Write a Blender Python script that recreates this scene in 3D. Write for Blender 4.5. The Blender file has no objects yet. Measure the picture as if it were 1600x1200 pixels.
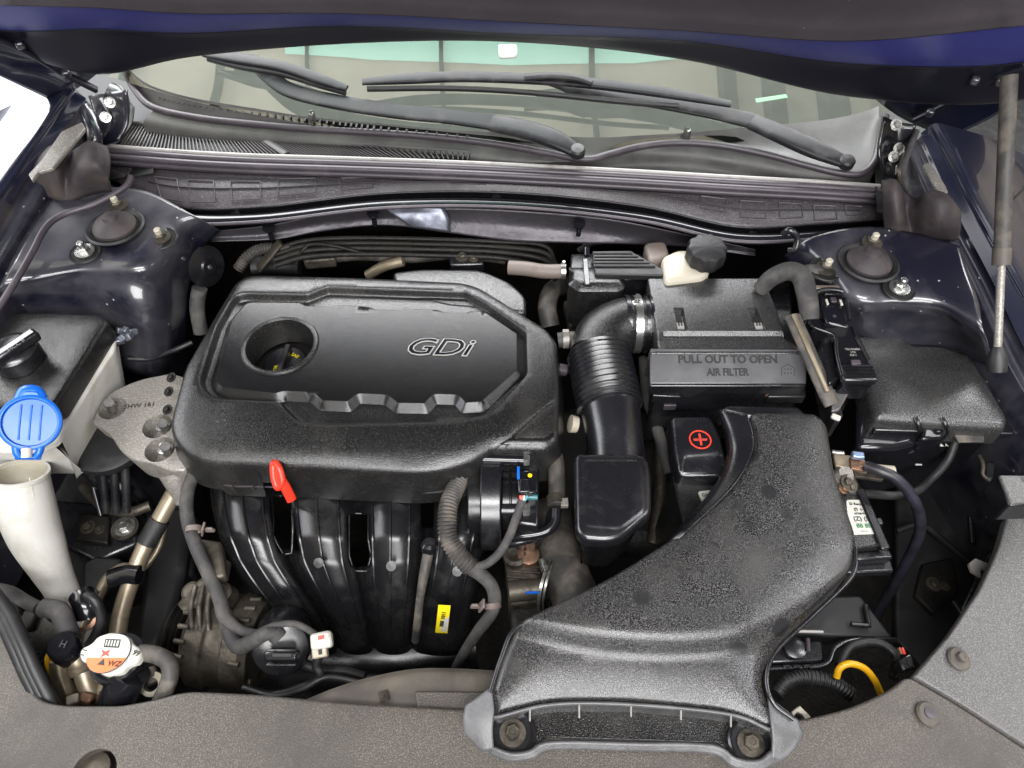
import bpy, bmesh, math, random
import numpy as np
from mathutils import Vector, Matrix, Euler, geometry
random.seed(7)
R = math.radians
scene = bpy.context.scene
# ---------------------------------------------------------------- camera
PITCH = R(52.0); FPX = 1121.0
CAM = Vector((0.0, -0.6157, 0.788))
cd = bpy.data.cameras.new('camera'); cam = bpy.data.objects.new('camera', cd)
scene.collection.objects.link(cam); scene.camera = cam
cam.location = CAM; cam.rotation_euler = (math.pi/2-PITCH, 0, 0)
cd.sensor_width = 36.0; cd.lens = 36.0*FPX/1600.0
cd.clip_start = 0.02; cd.clip_end = 200
# ---------------------------------------------------------------- world, light, exposure
w = bpy.data.worlds.new('World'); scene.world = w; w.use_nodes = True
bg = w.node_tree.nodes['Background']
bg.inputs[0].default_value = (0.80, 0.86, 1.0, 1); bg.inputs[1].default_value = 0.14
def lamp(name, loc, aim, sx, sy, watts, col):
    l = bpy.data.lights.new(name, 'AREA'); l.shape = 'RECTANGLE'; l.size = sx; l.size_y = sy
    l.energy = watts; l.color = col
    o = bpy.data.objects.new(name, l); scene.collection.objects.link(o)
    o.location = loc; o.rotation_euler = (Vector(aim)-Vector(loc)).to_track_quat('-Z', 'Y').to_euler()
lamp('front_door_light', (0.4, -3.2, 2.1), (0, 0.2, 0.0), 2.8, 1.3, 175, (0.98, 0.97, 0.97))
lamp('left_door_light', (-4.2, 2.4, 2.1), (0, 2.4, 1.8), 6.4, 3.0, 400, (0.93, 0.95, 1.0))
lamp('rear_sheen_light', (0.2, 2.7, 2.65), (0.2, 0.3, 0.9), 7.4, 1.7, 640, (0.97, 0.98, 1.0))  # added area lamp behind the car, sized for sheen on covers and towers
lamp('front_roof_light', (-0.1, -1.75, 2.95), (0.0, 0.0, 0.0), 2.2, 0.7, 125, (0.98, 0.98, 1.0))
lamp('right_roof_light', (2.6, -0.4, 2.4), (0.2, 0.0, 0.0), 0.5, 1.6, 50, (0.95, 0.95, 1.0))
vs = scene.view_settings
vs.view_transform = 'Standard'; vs.look = 'None'; vs.exposure = -0.12; vs.gamma = 1.0
# ---------------------------------------------------------------- helpers
fwd = Vector((0, math.cos(PITCH), -math.sin(PITCH))); up = Vector((0, math.sin(PITCH), math.cos(PITCH)))
def ray(u, v): return fwd + Vector((1, 0, 0))*((u-800)/FPX) + up*((600-v)/FPX)
ZOFF = 0.0      # height of the group being built, relative to the engine cover top
def P(u, v, z):
    z = z + ZOFF
    d = ray(u, v); return CAM + d*((z-CAM.z)/d.z)
def PY(u, v, y):
    d = ray(u, v); return CAM + d*((y-CAM.y)/d.y)
class Surf:
    def __init__(s, z0, by=0.0, bx=0.0): s.z0, s.by, s.bx = z0+ZOFF, by, bx
    def z(s, x, y): return s.z0 + s.bx*x + s.by*y
    def P(s, u, v):
        d = ray(u, v); k = d.z - s.bx*d.x - s.by*d.y
        return CAM + d*((s.z(CAM.x, CAM.y) - CAM.z)/k)
    def n(s): return Vector((-s.bx, -s.by, 1)).normalized()
def through(u0, v0, z0, u1, v1, z1):
    a = P(u0, v0, z0); b = P(u1, v1, z1); by = (b.z-a.z)/(b.y-a.y)
    return Surf(a.z-by*a.y-ZOFF, by)
def vv(p): return p if isinstance(p, Vector) else P(*p)
def link(o, parent=None):
    scene.collection.objects.link(o)
    if parent is not None: o.parent = parent
    return o
def obj(name, verts, faces, mat, parent=None, smooth=True, ang=38):
    me = bpy.data.meshes.new(name); me.from_pydata([tuple(v) for v in verts], [], faces); me.update()
    if mat: me.materials.append(mat)
    if smooth:
        me.polygons.foreach_set('use_smooth', [True]*len(me.polygons)); me.set_sharp_from_angle(angle=R(ang))
    return link(bpy.data.objects.new(name, me), parent)
def tag(o, label, cat, group=None):
    o['label'] = label; o['category'] = cat
    if group: o['group'] = group
    return o
def thing(name, label, cat, group=None):
    return tag(link(bpy.data.objects.new(name, None)), label, cat, group)
def struct(o): o['kind'] = 'structure'; return o
def bev(o, wd, seg=2):
    m = o.modifiers.new('bevel', 'BEVEL'); m.width = wd; m.segments = seg; m.limit_method = 'ANGLE'; m.angle_limit = R(35)
    m.harden_normals = False
    return o
def catmull(pts, seg):
    if len(pts) < 3: 
        return [pts[0].lerp(pts[1], k/seg) for k in range(seg+1)]
    q = [pts[0]*2-pts[1]] + pts + [pts[-1]*2-pts[-2]]; out = []
    for i in range(1, len(q)-2):
        for k in range(seg):
            t = k/seg; a, b, c, d = q[i-1], q[i], q[i+1], q[i+2]
            out.append(0.5*((2*b)+(c-a)*t+(2*a-5*b+4*c-d)*t*t+(3*b-a-3*c+d)*t**3))
    out.append(pts[-1].copy()); return out
def tube(name, parent, mat, pts, r, n=14, seg=8, corr=None, flat=1.0, radii=None, cap=True, straight=False, upv=None, sq=1.0):
    p = [vv(q) for q in pts]
    rr = radii or [r]*len(p)
    ctl = [Vector((a.x, a.y, a.z, b)) for a, b in zip(p, rr)]
    if straight: c = []; [c.extend([ctl[i].lerp(ctl[i+1], k/seg) for k in range(seg)]) for i in range(len(ctl)-1)]; c.append(ctl[-1])
    else: c = catmull(ctl, seg)
    path = [Vector(q[:3]) for q in c]; rad = [q[3] for q in c]
    if corr:
        amp, pitch = corr; L = [0]
        for a, b in zip(path, path[1:]): L.append(L[-1]+(b-a).length)
        N = int(L[-1]/pitch*6); np_, nr = [], []
        j = 0
        for k in range(N+1):
            s = L[-1]*k/N
            while j < len(L)-2 and L[j+1] < s: j += 1
            t = (s-L[j])/max(L[j+1]-L[j], 1e-9)
            np_.append(path[j].lerp(path[j+1], t)); nr.append(rad[j]*(1-t)+rad[j+1]*t + amp*math.cos(2*math.pi*s/pitch))
        path, rad = np_, nr
    verts, faces = [], []
    t0 = (path[1]-path[0]).normalized()
    nrm = (upv.copy() if upv else Vector((0, 0, 1)))
    if abs(nrm.dot(t0)) > .95: nrm = Vector((1, 0, 0))
    for i, c in enumerate(path):
        t = (path[min(i+1, len(path)-1)]-path[max(i-1, 0)]).normalized()
        nrm = (nrm-t*nrm.dot(t)).normalized(); b = t.cross(nrm)
        if upv:
            nrm = (upv-t*upv.dot(t)).normalized(); b = t.cross(nrm)
        for k in range(n):
            a = 2*math.pi*k/n
            ca, sa = math.cos(a), math.sin(a)
            if sq != 1: ca = math.copysign(abs(ca)**sq, ca); sa = math.copysign(abs(sa)**sq, sa)
            verts.append(c+(b*ca+nrm*sa*flat)*rad[i])
    for i in range(len(path)-1):
        for k in range(n):
            faces.append((i*n+k, i*n+(k+1) % n, (i+1)*n+(k+1) % n, (i+1)*n+k))
    if cap:
        faces.append(tuple(range(n-1, -1, -1))); m = (len(path)-1)*n; faces.append(tuple(range(m, m+n)))
    return obj(name, verts, faces, mat, parent, ang=50)
def lathe(name, parent, mat, c, axis, prof, n=36, lobes=None, sx=1.0, cap=True):
    axis = Vector(axis).normalized(); q = axis.to_track_quat('Z', 'Y'); verts, faces = [], []
    c = vv(c)
    for (r, h) in prof:
        for k in range(n):
            a = 2*math.pi*k/n; rr = r
            if lobes: rr = r*(1+lobes[1]*math.cos(lobes[0]*a))
            verts.append(c + q @ Vector((rr*math.cos(a)*sx, rr*math.sin(a), h)))
    for i in range(len(prof)-1):
        for k in range(n): faces.append((i*n+k, i*n+(k+1) % n, (i+1)*n+(k+1) % n, (i+1)*n+k))
    if cap and prof[0][0] > 1e-6: faces.append(tuple(range(n-1, -1, -1)))
    if cap and prof[-1][0] > 1e-6: m = (len(prof)-1)*n; faces.append(tuple(range(m, m+n)))
    o = obj(name, verts, faces, mat, parent, ang=35)
    return o
def box(name, parent, mat, c, s, rot=(0, 0, 0), b=.002, taper=1.0):
    c = vv(c); E = Euler([R(a) for a in rot]).to_matrix(); V = []
    for z in (-1, 1):
        for x, y in ((-1, -1), (1, -1), (1, 1), (-1, 1)):
            t = taper if z > 0 else 1
            V.append(c + E @ Vector((x*s[0]/2*t, y*s[1]/2*t, z*s[2]/2)))
    F = [(3, 2, 1, 0), (4, 5, 6, 7), (0, 1, 5, 4), (1, 2, 6, 5), (2, 3, 7, 6), (3, 0, 4, 7)]
    o = obj(name, V, F, mat, parent)
    if b: bev(o, b)
    return o
def prism(name, parent, mat, S, poly, h, b=.002, dz=0, flare=0.0, fillet=None):
    if not isinstance(S, Surf): S = Surf(S)
    T = [S.P(*p[:2]) if not isinstance(p, Vector) else p for p in poly]
    if fillet: T = [Vector((x, y, S.z(x, y))) for x, y in fil([(p.x, p.y) for p in T], fillet)]
    T = [p+Vector((0, 0, dz)) for p in T]
    area = sum(T[i].x*T[(i+1) % len(T)].y-T[(i+1) % len(T)].x*T[i].y for i in range(len(T)))
    if area < 0: T.reverse()
    n = len(T); c = sum(T, Vector())/n
    B = [p-Vector((0, 0, h))+Vector((p.x-c.x, p.y-c.y, 0))*flare for p in T]
    F = [tuple(range(n)), tuple(range(2*n-1, n-1, -1))]+[(i, n+i, n+(i+1) % n, (i+1) % n) for i in range(n)]
    o = obj(name, T+B, F, mat, parent)
    if b: bev(o, b)
    return o
def loft(name, parent, mat, rows, nu=8, nv=8, thick=0, ang=60):
    rows = [catmull([vv(p) for p in r], nu) for r in rows]
    cols = [catmull(list(c), nv) for c in zip(*rows)]
    m, n = len(cols), len(cols[0]); V = [p for c in cols for p in c]
    F = [(i*n+j, (i+1)*n+j, (i+1)*n+j+1, i*n+j+1) for i in range(m-1) for j in range(n-1)]
    o = obj(name, V, F, mat, parent, ang=ang)
    if thick:
        md = o.modifiers.new('solid', 'SOLIDIFY'); md.thickness = thick; md.offset = 0
    return o
def fil(pts, rad, seg=5):
    out = []; n = len(pts)
    for i in range(n):
        p = Vector(pts[i][:2]); a = Vector(pts[i-1][:2]); b = Vector(pts[(i+1) % n][:2])
        r = pts[i][2] if len(pts[i]) > 2 else rad
        ca = min(r, (a-p).length*.48); cb = min(r, (b-p).length*.48); cc = min(ca, cb)
        if cc < 1e-5: out.append((p.x, p.y)); continue
        A = p+(a-p).normalized()*cc; B = p+(b-p).normalized()*cc
        for k in range(seg+1):
            t = k/seg; q = A*(1-t)**2+p*2*t*(1-t)+B*t*t; out.append((q.x, q.y))
    return out
def resample(poly, step):
    out = []; n = len(poly)
    for i in range(n):
        a = np.array(poly[i]); b = np.array(poly[(i+1) % n]); L = np.linalg.norm(b-a)
        if L < 1e-6: continue
        k = max(1, int(L/step))
        for j in range(k): out.append(tuple(a+(b-a)*j/k))
    A = 0
    for i in range(len(out)): x0, y0 = out[i]; x1, y1 = out[(i+1) % len(out)]; A += x0*y1-x1*y0
    if A < 0: out.reverse()
    return out
def offset(poly, d):      # d>0 outward, poly ccw
    p = np.array(poly); t = np.roll(p, -1, 0)-np.roll(p, 1, 0)
    t /= np.linalg.norm(t, axis=1)[:, None]+1e-12
    return [tuple(q) for q in p+np.stack([t[:, 1], -t[:, 0]], 1)*d]
def sdf(pts, poly):       # negative inside
    p = np.asarray(pts)[:, None, :]; a = np.array(poly)[None]; b = np.roll(np.array(poly), -1, 0)[None]
    out = np.empty(len(pts))
    for s in range(0, len(pts), 2000):
        q = p[s:s+2000]; e = b-a; w_ = q-a
        h = np.clip((w_*e).sum(-1)/np.maximum((e*e).sum(-1), 1e-12), 0, 1)
        dd = w_-e*h[..., None]; d = np.sqrt((dd*dd).sum(-1).min(1))
        c1 = (a[..., 1] <= q[..., 1]) != (b[..., 1] <= q[..., 1])
        dy = b[..., 1]-a[..., 1]; dy = np.where(np.abs(dy) < 1e-12, 1e-12, dy)
        xi = a[..., 0]+(q[..., 1]-a[..., 1])/dy*(b[..., 0]-a[..., 0])
        ins = ((c1 & (q[..., 0] < xi)).sum(1) % 2) == 1
        out[s:s+2000] = np.where(ins, -d, d)
    return out
def circ(S, u, v, r, n=48, sy=1.0):
    c = S.P(u, v); return [(c.x+r*math.cos(2*math.pi*k/n), c.y+sy*r*math.sin(2*math.pi*k/n)) for k in range(n)]
def hp(name, parent, mat, S, outl, h=.05, r=.006, cham=None, crown=None, feats=(), holes=(), grid=.010, flare=0.0, fillet=.010, hfun=None, zfun=None):
    """plate with a real height field: rounded edge, soft crown, raised or sunk features, holes, and a skirt"""
    if not isinstance(S, Surf): S = Surf(S)
    def W(poly, f):
        if poly and isinstance(poly[0], tuple) and abs(poly[0][0]) < 3 and abs(poly[0][1]) < 3 and len(poly) > 20: return resample(poly, .006)
        q = []
        for p in poly:
            c = S.P(p[0], p[1]); q.append((c.x, c.y) + ((p[2],) if len(p) > 2 else ()))
        return resample(fil(q, f), .006)
    B = W(outl, fillet)
    loops = [B]
    if cham: 
        prof = [(0, cham[1]), (cham[0], 0)]; drop = lambda d: np.interp(d, [0, cham[0]], [cham[1], 0]); ins = [cham[0]]; er = cham[0]
    else:
        drop = lambda d: np.where(d < r, r-np.sqrt(np.maximum(r*r-(r-np.minimum(d, r))**2, 0)), 0.0); er = r
        ins = [r*(1-math.cos(R(t))) for t in (30, 55, 75, 90)] if r > 0 else []
    for d in ins: loops.append(offset(B, -d))
    FT = []
    for f in feats:
        Q = W(f[0], f[3] if len(f) > 3 else .006); FT.append((Q, f[1], f[2]))
        k = 1 if f[2] < .006 else 3
        for j in range(-k, k+1): loops.append(offset(Q, j*f[2]/2/k))
    HL = [W(q, 0) for q in holes]
    loops += HL
    bx = np.array(B); lo = bx.min(0); hi = bx.max(0)
    gx, gy = np.meshgrid(np.arange(lo[0], hi[0], grid), np.arange(lo[1], hi[1], grid)); G = np.stack([gx.ravel(), gy.ravel()], 1)
    G = G[sdf(G, B) < -er-grid*.3]
    for Q, dz, wd in FT:
        G = G[np.abs(sdf(G, Q)) > wd/2+grid*.3]
    for Q in HL: G = G[sdf(G, Q) > grid*.3]
    vin, ein = [], []
    for L in loops:
        s = len(vin); vin += [Vector(p) for p in L]; ein += [(s+i, s+(i+1) % len(L)) for i in range(len(L))]
    vin += [Vector(p) for p in G]
    vo, eo, fo, ov, _, _ = geometry.delaunay_2d_cdt(vin, ein, [], 0, 1e-6)
    X = np.array([tuple(p) for p in vo]); Fc = np.array([f for f in fo if len(f) == 3])
    cen = X[Fc].mean(1); keep = sdf(cen, B) < 0
    for Q in HL: keep &= sdf(cen, Q) > 0
    Fc = Fc[keep]
    d = np.maximum(-sdf(X, B), 0)
    Z = S.z(X[:, 0], X[:, 1]) - drop(d)
    if crown: Z -= crown[0]*(1-np.clip(d/crown[1], 0, 1))**2
    for Q, dz, wd in FT:
        t = np.clip((-sdf(X, Q)+wd/2)/wd, 0, 1); 
        if wd >= .006: t = t*t*(3-2*t)
        Z += dz*t
    if zfun: Z = zfun(X, Z)
    V = [(X[i, 0], X[i, 1], Z[i]) for i in range(len(X))]
    F = [tuple(int(a) for a in f) for f in Fc]
    def wall(Q, hh, fl, flip):
        q = np.array(Q); dq = np.maximum(-sdf(q, B), 0)
        # nearest top vertex
        idx = []
        for p in q:
            idx.append(int(np.argmin(((X-p)**2).sum(1))))
        s = len(V); o2 = offset(Q, fl)
        for i, p in zip(idx, o2):
            dep = hfun(p[0], p[1]) if hfun and not flip else hh
            V.append((p[0], p[1], V[i][2]-dep))
        n = len(q)
        for i in range(n):
            j = (i+1) % n
            f = (idx[i], s+i, s+j, idx[j])
            if idx[i] == idx[j]: f = (idx[i], s+i, s+j)
            F.append(f[::-1] if flip else f)
    if h: wall(B, h, flare, False)
    for Q in HL: wall(Q, min(h, .02) if h else .01, 0, True)
    used = sorted({i for f in F for i in f}); mp = {a: b for b, a in enumerate(used)}
    return obj(name, [V[i] for i in used], [tuple(mp[i] for i in f) for f in F], mat, parent, ang=42)
def txt(name, parent, s, mat, S, u, v, size, rot=0, shear=0, ext=.0004, off=0, dz=.0006, sx=1.0, bold=0):
    if not isinstance(S, Surf): S = Surf(S)
    c = bpy.data.curves.new(name, 'FONT'); c.body = s; c.size = size; c.shear = shear; c.extrude = ext; c.offset = off
    c.align_x = 'CENTER'; c.align_y = 'CENTER'; c.resolution_u = 3
    o = link(bpy.data.objects.new(name, c)); dg = bpy.context.evaluated_depsgraph_get()
    me = bpy.data.meshes.new_from_object(o.evaluated_get(dg)); bpy.data.objects.remove(o); bpy.data.curves.remove(c)
    n = S.n(); x = Vector((math.cos(R(rot)), math.sin(R(rot)), 0)); x = (x-n*x.dot(n)).normalized(); y = n.cross(x)
    M = Matrix((x*sx, y, n)).transposed().to_4x4(); M.translation = S.P(u, v)+n*dz
    me.transform(M); me.materials.clear(); me.materials.append(mat); me.name = name
    return link(bpy.data.objects.new(name, me), parent)
def bolt(parent, mat, c, r=.006, axis=(0, 0, 1), name='bolt', h=None, flange=True):
    h = h or r*1.1
    prof = ([(0, 0), (r*1.7, 0), (r*1.7, r*.25), (r*1.15, r*.3)] if flange else [(0, 0), (r, 0)])
    o = lathe(name, parent, mat, c, axis, prof, 18)
    ax = Vector(axis).normalized(); c = vv(c)
    # hexagon head joined into the same mesh
    q = ax.to_track_quat('Z', 'Y'); V = [v.co.copy() for v in o.data.vertices]; F = [tuple(p.vertices) for p in o.data.polygons]; s = len(V)
    for rr, z in ((r, 0), (r, h*.85), (r*.82, h), (r*.5, h), (r*.45, h*.9)):
        for k in range(6): a = math.pi/3*k+.3; V.append(c+q @ Vector((rr*math.cos(a), rr*math.sin(a), z+.0003)))
    for i in range(4):
        for k in range(6): F.append((s+i*6+k, s+i*6+(k+1) % 6, s+(i+1)*6+(k+1) % 6, s+(i+1)*6+k))
    F.append(tuple(s+24+k for k in range(6)))
    me = bpy.data.meshes.new(name); me.from_pydata([tuple(v) for v in V], [], F); me.materials.append(mat)
    me.polygons.foreach_set('use_smooth', [True]*len(me.polygons)); me.set_sharp_from_angle(angle=R(30)); o.data = me
    return o
def band(name, parent, mat, c, axis, r, wd, t=.0012, n=36):
    return lathe(name, parent, mat, vv(c), axis, [(r, -wd/2), (r+t, -wd/2), (r+t, wd/2), (r, wd/2), (r, -wd/2)], n, cap=False)
# ---------------------------------------------------------------- materials
def lin(h):
    h = h.lstrip('#'); v = [int(h[i:i+2], 16)/255 for i in (0, 2, 4)]
    return tuple(((x/12.92) if x <= .04045 else ((x+.055)/1.055)**2.4) for x in v)
def mk(name, base, rough=.4, metal=0, bump=None, speck=None, coat=0, spec=.6, stain_sheen=None, rvar=0.12, sss=0, coatr=.05, spots=None):
    m = bpy.data.materials.new(name); m.use_nodes = True; nt = m.node_tree; N = nt.nodes; L = nt.links
    b = N['Principled BSDF']; b.inputs['Roughness'].default_value = rough; b.inputs['Metallic'].default_value = metal
    b.inputs['Specular IOR Level'].default_value = spec; b.inputs['Coat Weight'].default_value = coat; b.inputs['Coat Roughness'].default_value = coatr
    if isinstance(base, str): base = lin(base)
    b.inputs['Base Color'].default_value = (*base, 1)
    if sss: b.inputs['Subsurface Weight'].default_value = sss; b.inputs['Subsurface Radius'].default_value = (.02, .015, .01)
    g = N.new('ShaderNodeNewGeometry').outputs['Position']
    def noise(scale, det=2, rgh=.5, dist=0):
        n = N.new('ShaderNodeTexNoise'); n.inputs['Scale'].default_value = scale; n.inputs['Detail'].default_value = det
        n.inputs['Roughness'].default_value = rgh; n.inputs['Distortion'].default_value = dist; L.new(g, n.inputs['Vector']); return n.outputs['Fac']
    def ramp(src, a, c):
        r_ = N.new('ShaderNodeMapRange'); r_.inputs['From Min'].default_value = a; r_.inputs['From Max'].default_value = c
        L.new(src, r_.inputs['Value']); return r_.outputs['Result']
    def math_(op, a, c):
        k = N.new('ShaderNodeMath'); k.operation = op
        for i, s in enumerate((a, c)):
            if isinstance(s, (int, float)): k.inputs[i].default_value = s
            else: L.new(s, k.inputs[i])
        return k.outputs[0]
    col = None
    def mixc(fac, c2, prev):
        x = N.new('ShaderNodeMix'); x.data_type = 'RGBA'
        if isinstance(fac, float): x.inputs['Factor'].default_value = fac
        else: L.new(fac, x.inputs['Factor'])
        if prev is None: x.inputs['A'].default_value = (*base, 1)
        else: L.new(prev, x.inputs['A'])
        if isinstance(c2, str): c2 = lin(c2)
        x.inputs['B'].default_value = (*c2, 1); return x.outputs['Result']
    rin = None
    if speck:   # (scale, colour, lo, hi) fine grains
        f = ramp(noise(speck[0], 1, .5), speck[2], speck[3])
        if len(speck) > 4: f = math_('MULTIPLY', f, ramp(noise(speck[4], 3, .6), .38, .6))
        col = mixc(f, speck[1], col)
    if stain_sheen:   # (scale, colour, lo, hi) big soft dirt, and the towers' painted sheen
        f = ramp(noise(stain_sheen[0], 6, .62, .4), stain_sheen[2], stain_sheen[3]); col = mixc(f, stain_sheen[1], col)
        rin = math_('ADD', math_('MULTIPLY', f, .18), rough)
    if spots:   # (scale, colour, radius): drips and dots
        vn = N.new('ShaderNodeTexVoronoi'); vn.inputs['Scale'].default_value = spots[0]; L.new(g, vn.inputs['Vector'])
        f = ramp(vn.outputs['Distance'], spots[2], spots[2]*.75); f = math_('MULTIPLY', f, ramp(noise(spots[0]*.35), .5, .56)); col = mixc(f, spots[1], col)
    if col: L.new(col, b.inputs['Base Color'])
    if rvar:
        f = math_('MULTIPLY', math_('SUBTRACT', noise(22, 5, .65), .5), rvar*2)
        f = math_('ADD', rin if rin else rough, f); L.new(f, b.inputs['Roughness'])
    if bump:
        bp = N.new('ShaderNodeBump'); bp.inputs['Strength'].default_value = bump[1]; bp.inputs['Distance'].default_value = bump[2] if len(bump) > 2 else .0008
        L.new(noise(bump[0], 2, .5), bp.inputs['Height']); L.new(bp.outputs['Normal'], b.inputs['Normal'])
    return m
M = dict(
 cover=mk('grained_black_plastic', (.009, .009, .009), .21, spec=.8, bump=(780, .80, .0006), speck=(780, (.034, .033, .032), .50, .70), stain_sheen=(9, (.036, .034, .031), .50, .80)),
 panelb=mk('fine_black_plastic', (.008, .008, .008), .18, spec=.6, bump=(850, .6, .0005)),
 duct=mk('dusty_black_plastic', (.012, .012, .013), .28, spec=.7, bump=(900, .55, .0006), speck=(720, (.095, .093, .091), .48, .62), spots=(22, (.018, .018, .020), .30), stain_sheen=(14, (.045, .043, .04), .5, .75)),
 fuse=mk('sheen_grey_black_plastic', (.022, .022, .022), .25, bump=(700, .6, .0008), spec=.9, speck=(900, (.065, .064, .062), .5, .70)),  # base and grains lightened in place of reflected sheen on the lids
 dlip=mk('dusty_highlight_duct_lip', (.085, .084, .086), .36, bump=(500, .5), stain_sheen=(30, (.15, .15, .155), .45, .7)),  # pale dust tone that also paints the highlight along the duct mouth
 flap=mk('satin_grey_flap', (.062, .061, .066), .32, bump=(800, .35, .0005), spec=.8, stain_sheen=(12, (.09, .088, .09), .45, .7)),
 satin=mk('satin_black_plastic', (.008, .008, .010), .27, spec=.9, bump=(500, .12), stain_sheen=(14, (.04, .038, .036), .55, .85)),
 gloss=mk('glossy_black_plastic', (.008, .008, .010), .14, rvar=.06, stain_sheen=(30, (.03, .03, .03), .6, .85)),
 mani=mk('moulded_black_nylon', (.007, .007, .008), .25, bump=(260, .10), stain_sheen=(18, (.03, .028, .026), .52, .85), rvar=.08),
 rubber=mk('black_rubber', (.010, .010, .011), .5, bump=(300, .25), stain_sheen=(25, (.035, .032, .03), .5, .8)),
 dusty=mk('dusty_rubber', (.04, .037, .034), .58, bump=(240, .4), stain_sheen=(30, (.13, .11, .09), .46, .66)),
 tape=mk('cloth_taped_loom', (.035, .033, .033), .75, bump=(420, .5), stain_sheen=(40, (.09, .085, .078), .45, .7)),
 grey=mk('speckled_grey_plastic', '#433e38', .44, bump=(700, .7), speck=(700, '#6b655e', .46, .72), stain_sheen=(5, '#3a3632', .50, .72), spots=(13, '#2c2722', .045)),
 greyr=mk('lighter_grey_plastic', '#4c4b4a', .44, bump=(700, .7), speck=(700, '#757371', .46, .72), stain_sheen=(9, '#636160', .5, .8)),
 shroud=mk('brown_grey_plastic', '#4b4640', .6, bump=(200, .2), stain_sheen=(18, '#655d52', .45, .75)),
 mauve=mk('mauve_grey_shield', '#383537', .40, bump=(560, .6), speck=(600, '#6c656c', .54, .72), stain_sheen=(7, '#332d31', .48, .72)),
 mauved=mk('dusty_mauve_rubber', '#322c2f', .62, bump=(260, .4), stain_sheen=(18, '#4f4640', .48, .75)),
 seal=mk('rubber_seal', '#3e383e', .42, bump=(200, .15), stain_sheen=(15, '#5d545a', .5, .8)),
 sealw=mk('pale_plastic_highlight', '#9d9a97', .4, stain_sheen=(25, '#77706c', .5, .75)),  # pale plastic, also used for the painted highlight line on the hood seal
 cowl=mk('cowl_plastic', '#3d3c3b', .5, bump=(350, .3), stain_sheen=(10, '#575653', .42, .7)),
 cowld=mk('dark_grille_plastic', '#2b2829', .45, bump=(350, .2), stain_sheen=(10, '#474240', .45, .75)),
 wiper=mk('matt_black_wiper_paint', '#1d1d20', .46, spec=.35, bump=(500, .12), stain_sheen=(26, '#3c3a3b', .5, .66)),
 paint=mk('dark_blue_car_paint', (.007, .007, .016), .32, coat=1, coatr=.10, stain_sheen=(7, (.075, .073, .080), .42, .78), spots=(60, (.35, .35, .38), .10), rvar=.05),  # dust colour lightened in place of pale reflections on the strut towers
 paintc=mk('clean_blue_car_paint', (.008, .009, .022), .25, coat=1, coatr=.02, rvar=.02),
 hoodp=mk('lit_blue_hood_paint', (.034, .038, .20), .40, coat=.3, coatr=.3, rvar=.05),  # brighter than the dark blue paint: light on the band is in the colour
 hoodd=mk('dark_hood_flange', (.006, .006, .012), .38, rvar=.05),
 pad=mk('hood_felt', '#4a444a', .9, bump=(260, .5), stain_sheen=(6, '#595257', .4, .7), spots=(45, (.35, .34, .34), .06)),
 alu=mk('cast_aluminium', '#8e8a84', .48, .45, bump=(420, .5), speck=(420, '#b3aea5', .5, .7), stain_sheen=(20, '#6f6a63', .5, .8)),
 alud=mk('dirty_aluminium', '#5e584e', .5, .6, bump=(260, .6), stain_sheen=(35, '#2e2a24', .42, .66)),
 steel=mk('zinc_steel', '#b9b9b6', .25, .9, stain_sheen=(60, '#77736c', .5, .75)),
 copper=mk('tarnished_copper', '#8d6c58', .4, .75, bump=(300, .5), stain_sheen=(60, '#6c5a48', .45, .7)),
 foil=mk('heat_shield_foil', '#7d818c', .4, .8, bump=(40, .4, .003), stain_sheen=(20, '#4a4850', .48, .7)),
 shield=mk('coated_heat_shield', '#454247', .38, .4, bump=(120, .4, .002), stain_sheen=(12, '#4c474d', .46, .7)),
 pipe=mk('tan_aluminium_pipe', '#9a8e7a', .38, .55, stain_sheen=(30, '#6b5e4c', .45, .75)),
 pink=mk('dusty_pink_hose', '#6e635d', .55, bump=(300, .3), stain_sheen=(40, '#5c4c46', .5, .75)),
 white=mk('milky_white_plastic', '#c6c4be', .32, sss=.3, stain_sheen=(16, '#aaa597', .48, .76), bump=(180, .15), rvar=.08),
 cream=mk('cream_plastic', '#b5af9e', .42, sss=.15, stain_sheen=(30, '#a1937a', .5, .8)),
 blue=mk('bright_blue_plastic', '#0b63cc', .34, rvar=.04, sss=.1),
 red=mk('red_orange_plastic', '#e23a26', .32, sss=.1, rvar=.05),
 yellow=mk('yellow_label', '#e6d21e', .35, rvar=.05),
 ylw=mk('yellow_sleeve', '#e0a614', .4, rvar=.05),
 orange=mk('orange_label', '#e8702a', .35, rvar=.03),
 labelw=mk('white_label', '#bebdb4', .32, rvar=.03),
 ink=mk('black_ink', (.02, .02, .02), .5, rvar=0),
 inkg=mk('green_ink', '#3f7a52', .5, rvar=0),
 inkr=mk('red_ink', '#e04030', .4, rvar=0),
 chrome=mk('silver_lettering', '#b5b3b0', .3, .35, rvar=.05),
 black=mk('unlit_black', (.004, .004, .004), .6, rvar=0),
 engine=mk('dark_engine_metal', '#171513', .55, .4, bump=(150, .6, .002), stain_sheen=(22, '#29251f', .45, .75)),
 floor=mk('workshop_concrete', '#8d8a86', .55, bump=(60, .2), stain_sheen=(1.2, '#6d6a66', .4, .7)),
 ceil=mk('ceiling_sheet', '#c9c2b4', .6, stain_sheen=(1.5, '#a9a294', .4, .7)),
 sky1=None, sky2=None,
 beam=mk('dark_steel_beam', '#2a2622', .6),
)
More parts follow.
